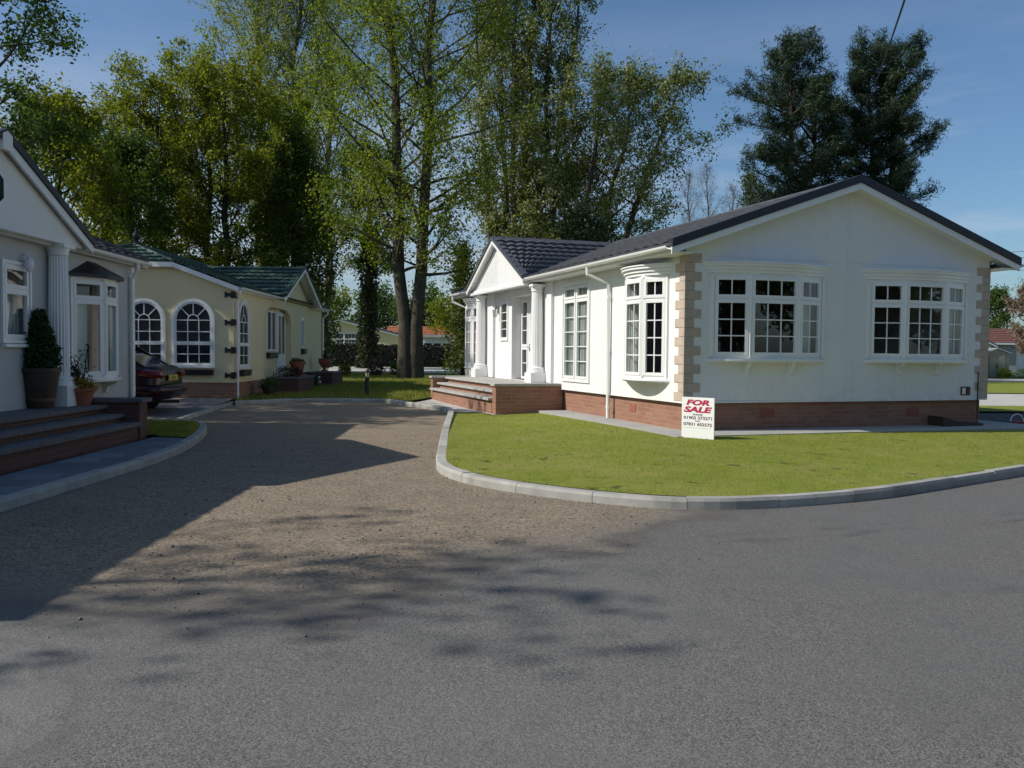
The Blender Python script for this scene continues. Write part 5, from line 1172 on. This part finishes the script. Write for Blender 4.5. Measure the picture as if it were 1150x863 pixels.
# ================================================================== SMALL THINGS
S = thing('for_sale_sign', 'white for sale board standing on the lawn at the corner of the white house', 'sign', (-.32, -.985, -.015), math.atan2(-.47, .26))
b = MB(); b.box(-.268, .268, -.008, .008, 0, .615); so = b.build('board', M['sign'], S)
for x in (-.2, .2):
    b = MB(); b.box(x - .018, x + .018, .009, .045, -.1, .5); b.build('stake', M['barrel'], S)
def sign_text(t, w, h, zb, mat, shear=0, bold=0):
    o = text(so, t, 1.0, Matrix.Identity(4), mat, 'lettering', shear, bold); me = o.data; P = np.array([v.co for v in me.vertices]); lo, hi = P.min(0), P.max(0); k = P - (lo + hi) / 2
    k[:, 0] *= w / (hi[0] - lo[0]); k[:, 1] *= h / (hi[1] - lo[1]); Q = np.stack([k[:, 0], np.where(k[:, 2] > 0, -.0102, -.0084), k[:, 1] + zb + h / 2], 1); me.vertices.foreach_set('co', Q.astype(np.float32).ravel()); me.update()
sign_text('FOR', .39, .084, .497, 'crimson', .22, .05); sign_text('SALE', .47, .088, .392, 'crimson', .22, .05)
sign_text('PHONE', .16, .023, .350, 'ink', .1, .03); sign_text('01902 373271', .47, .046, .290, 'ink', 0, .02); sign_text('OR', .085, .017, .259, 'ink', .1, .03); sign_text('07831 602572', .47, .046, .197, 'ink', 0, .02)
b = MB(); b.box(-.24, .24, -.0095, -.0081, .166, .169); b.build('printed_line', M['shed_grey'], so)

B = thing('bollard_light', 'black bollard lamp on the grass at the end of the drive', 'bollard', site(-4.03, 24.4), 0)
b = MB(); b.lathe([(.085, 0), (.085, .03), (.06, .035), (.06, .50)], n=20); b.build('post', M['black'], B, smooth=True)
b = MB(); b.lathe([(.05, .50), (.05, .64)], n=16); b.build('lens', M['brass'], B, smooth=True)
b = MB(); b.lathe([(.07, .64), (.075, .66), (.05, .70), (.01, .71)], n=20)
for k in range(4): a = k * math.pi / 2; b.tube([(.058 * math.cos(a), .058 * math.sin(a), .49), (.058 * math.cos(a), .058 * math.sin(a), .65)], .006, 4)
b.build('cap', M['black'], B, smooth=True)

def pot(name, label, loc, prof, mat, group=None, bands=()):
    P = thing(name, label, 'planter', loc, 0, group); b = MB(); b.lathe(prof, n=28); b.build('pot', M[mat], P, smooth=True)
    h = max(z for r, z in prof); rt = [r for r, z in prof if z == h][0]
    b = MB(); b.lathe([(rt * .88, h - .05), (rt * .88, h - .03)], n=20); b.build('soil', M['soil'], P)
    for r, z in bands:
        b = MB(); b.lathe([(r, z), (r + .008, z + .002), (r + .008, z + .04), (r, z + .042)], n=28); b.build('band', M['band'], P, smooth=True)
    return P
tub = lsite(-6.30, 12.42, .40)
pot('plant_tub', 'dark flared wooden tub on the shaded steps holding the clipped cypress', tub, [(.17, 0), (.18, .02), (.26, .50), (.285, .505), (.285, .56)], 'barrel', bands=((.198, .10),))
rg = np.random.default_rng(3); n = 900; t = rg.random(n) ** .85; a = rg.uniform(0, 6.28, n); rr = .215 * np.minimum(1, (1 - t) * 1.35 + .1) * np.minimum(1, .6 + t * 4) * (.75 + .25 * rg.random(n) ** .4)
bush('cypress', 'clipped dark green cone cypress growing in the tub beside the fluted column', tub + Vector((0, 0, .52)), np.stack([rr * np.cos(a), rr * np.sin(a), t * .80], 1), 'cypress', 12, .03, .028, [[(0, 0, 0), (0, 0, .8)]], cat='shrub')
tp = lsite(-6.02, 13.1, .40)
pot('flower_pot', 'terracotta pot of orange flowers on the shaded top step right of the column', tp, [(.11, 0), (.17, .2), (.19, .205), (.19, .25)], 'terracotta')
bush('flowers', 'low orange and yellow flowers filling the terracotta pot', tp + Vector((0, 0, .24)), ball(60, .2, .2, .12, .05, 61), 'flower', 10, .03, .022)
rg = np.random.default_rng(8); stems = []; tips = []
for k in range(9):
    a = rg.uniform(0, 6.28); r = rg.uniform(.12, .36); h = rg.uniform(.45, .85); stems.append([(0, 0, 0), (r * .4 * math.cos(a), r * .4 * math.sin(a), h * .5), (r * math.cos(a), r * math.sin(a), h)])
    for u in np.linspace(.3, 1, 8): tips.append((r * u * math.cos(a) + rg.normal(0, .05), r * u * math.sin(a) + rg.normal(0, .05), h * u))
bush('potted_shrub', 'leggy open shrub standing before the black hooded bay window', lsite(-6.12, 13.32, .42), tips, 'evergreen', 5, .04, .028, stems)
o = lsite(-6.5, 22.4)
def cl(x, y, z): p = lsite(-6.5 + x, 22.4 + y); return Vector((p.x, p.y, z))
pot('flower_pot', 'terracotta pot with a wide rim on the brick bed before the cream porch', cl(.55, 4.85, .446), [(.15, 0), (.22, .36), (.25, .365), (.25, .44)], 'terracotta')
bush('flowers', 'dark foliage topping the wide rimmed terracotta pot', cl(.55, 4.85, .86), ball(40, .22, .22, .06, .03, 62), 'dark', 8, .03, .03)
bush('heather', 'low dark purple plant on the brick bed beside the pot', cl(.5, 3.85, .446), ball(60, .42, .3, .17, .12, 63), 'purple', 12, .04, .03)
pot('garden_urn', 'terracotta urn on a foot standing on the low wall of the cream house', cl(.5, 9.6, .461), [(.14, 0), (.14, .04), (.06, .09), (.06, .13), (.16, .22), (.23, .36), (.22, .44), (.25, .47)], 'terracotta')
bush('flowers', 'pointed reddish plant in the urn', cl(.5, 9.6, .90), [(0.1 * (1 - t) * math.cos(t * 40), .1 * (1 - t) * math.sin(t * 40), t * .28) for t in np.linspace(0, 1, 30)], 'purple', 8, .03, .03)
pot('flower_pot', 'small dark pot with leaves at the foot of the cream corner', cl(.5, 1.55, .0), [(.13, 0), (.18, .2), (.19, .24)], 'barrel')
bush('flowers', 'green leaves spilling from the small pot at the cream corner', cl(.5, 1.55, .24), ball(50, .3, .3, .14, .06, 64), 'dark', 10, .04, .03)
root = thing('garden_ornament', 'small black and white ornament between the brick bed and the low wall', 'ornament', cl(.6, 7.7, .0)); b = MB(); b.lathe([(.09, 0), (.12, .1), (.07, .22), (.08, .3), (.03, .38)], n=14); b.build('ornament_body', M['black'], root, smooth=True); b = MB(); b.lathe([(.03, .12), (.045, .16), (.03, .2)], (.085, -.05, 0), 10); b.lathe([(.03, .28), (.04, .31), (.02, .35)], (.06, -.05, 0), 10); b.build('white_patch', M['white_plastic'], root, smooth=True)
bk_scale = .75
bk = thing('trug_basket', 'small pink basket with a white hooped handle at the right end of the lawn', 'basket', site(9.35, 16.2, -.035), YAW)
b = MB(); b.lathe([(.11, 0), (.16, .10), (.17, .105), (.155, .10), (.1, .02)], n=20); b.build('bowl', M['basket'], bk, smooth=True)
b = MB(); b.tube([(.16 * math.cos(a), 0, .09 + .19 * math.sin(a)) for a in [math.pi * i / 14 for i in range(15)]], .013, 6); b.build('handle', M['white_plastic'], bk, smooth=True); bk.scale = (bk_scale,) * 3
q = thing('wedge_step', 'low dark wedge shaped step against the brick base near the right corner', 'step', (5.35, -.02, .012)); b = MB(); b.prism([(-.40, 0), (.50, 0), (.50, .04), (.0, .06), (-.40, .17)], -.26, .09, 'y'); b.build('step_body', M['barrel'], q)

def wire(label, pts, r, group='overhead wires'):
    b = MB(); b.tube([Vector(p) for p in pts], r, 6); o = b.build('overhead_wire', M['cable'], smooth=True); tag(o, label, 'wire', group)
def sag(a, b, s, n=14): return [a.lerp(b, i / n) - Vector((0, 0, s * 4 * (i / n) * (1 - i / n))) for i in range(n + 1)]
wire('single dark cable crossing the sky in front of the right pine', sag(site(7.0, 15.8, 7.85), site(22.0, 56, 16.6), .25), .021)
pl_ = thing('telegraph_pole', 'wooden pole hidden behind the big house that carries the low right hand wires', 'pole', site(27, 58)); b = MB(); b.tube([(0, 0, 0), (0, 0, 8.2)], [.14, .10], 10); b.build('post', M['bark_dark'], pl_, smooth=True); b = MB(); b.box(-.7, .7, -.05, .05, 7.7, 7.82); b.build('crossarm', M['bark_dark'], pl_)
for k, (z0, z1, lab) in enumerate(((7.85, 9.9, 'topmost of the thin wires at the right edge'), (7.7, 9.0, 'middle one of the thin wires at the right edge'), (7.0, 7.9, 'lowest of the thin wires at the right edge'))):
    wire(lab, sag(site(27, 58, z0), site(48, 62, z1), .3), .013)

# ================================================================== SKY, SUN, CAMERA
W_ = bpy.data.worlds.new('World'); SC.world = W_; W_.use_nodes = True
nt = W_.node_tree; nt.nodes.clear(); out = nd(nt, 'ShaderNodeOutputWorld'); bg = nd(nt, 'ShaderNodeBackground'); nt.links.new(bg.outputs[0], out.inputs[0])
sky = nd(nt, 'ShaderNodeTexSky', sky_type='NISHITA'); sky.sun_disc = False; sky.sun_elevation = SUN_EL
sd = Vector((-math.cos(SUN_AZ), -math.sin(SUN_AZ), 0)); sky.sun_rotation = math.atan2(sd.x, sd.y)
sky.air_density = 1.0; sky.dust_density = 1.1; sky.ozone_density = 3.2
tc = nd(nt, 'ShaderNodeTexCoord'); sp = nd(nt, 'ShaderNodeSeparateXYZ'); nt.links.new(tc.outputs['Generated'], sp.inputs[0])
mp = nd(nt, 'ShaderNodeMapping'); mp.inputs['Scale'].default_value = (1.2, 1.2, 6.5); nt.links.new(tc.outputs['Generated'], mp.inputs[0])
c = noise(nt, mp.outputs[0], 1.7, 7, .6)
band = math_(nt, 'MULTIPLY', ramp(nt, sp.outputs[2], .0, .08), ramp(nt, sp.outputs[2], .36, .10))
f = math_(nt, 'MULTIPLY', ramp(nt, c, .38, .72), math_(nt, 'MULTIPLY', band, .95))
tint = mixc(nt, 1.0, sky.outputs[0], (.95, 1.13, 1.24), 'MULTIPLY')
nt.links.new(mixc(nt, f, tint, (7.4, 7.8, 8.6)), bg.inputs[0]); bg.inputs[1].default_value = .082
L = bpy.data.lights.new('sun', 'SUN'); L.energy = 4.3; L.angle = R(.5); L.color = (1.0, .945, .855)
so = bpy.data.objects.new('sun', L); COL.objects.link(so)
dirv = Vector((math.cos(SUN_AZ) * math.cos(SUN_EL), math.sin(SUN_AZ) * math.cos(SUN_EL), -math.sin(SUN_EL))); so.rotation_euler = dirv.to_track_quat('-Z', 'Y').to_euler(); so.location = (-40, 6, 40)
cam = bpy.data.cameras.new('camera'); cam.sensor_width = 36; cam.lens = 985.29 / 1150 * 36; cam.clip_end = 3000; cam.clip_start = .05
co = bpy.data.objects.new('camera', cam); COL.objects.link(co)
pit, rol = -.0368, .0088
fw = Vector((-math.sin(YAW) * math.cos(pit), math.cos(YAW) * math.cos(pit), math.sin(pit))); rt = RH.copy(); upv = rt.cross(fw)
r2 = rt * math.cos(rol) + upv * math.sin(rol); u2 = -rt * math.sin(rol) + upv * math.cos(rol)
m = Matrix((r2, u2, -fw)).transposed().to_4x4(); m.translation = CAM; co.matrix_world = m; SC.camera = co
SC.view_settings.view_transform = 'Standard'; SC.view_settings.look = 'None'; SC.view_settings.exposure = .12; SC.view_settings.gamma = 1
SC.cycles.use_denoising = True; SC.cycles.max_bounces = 6; SC.cycles.transparent_max_bounces = 12
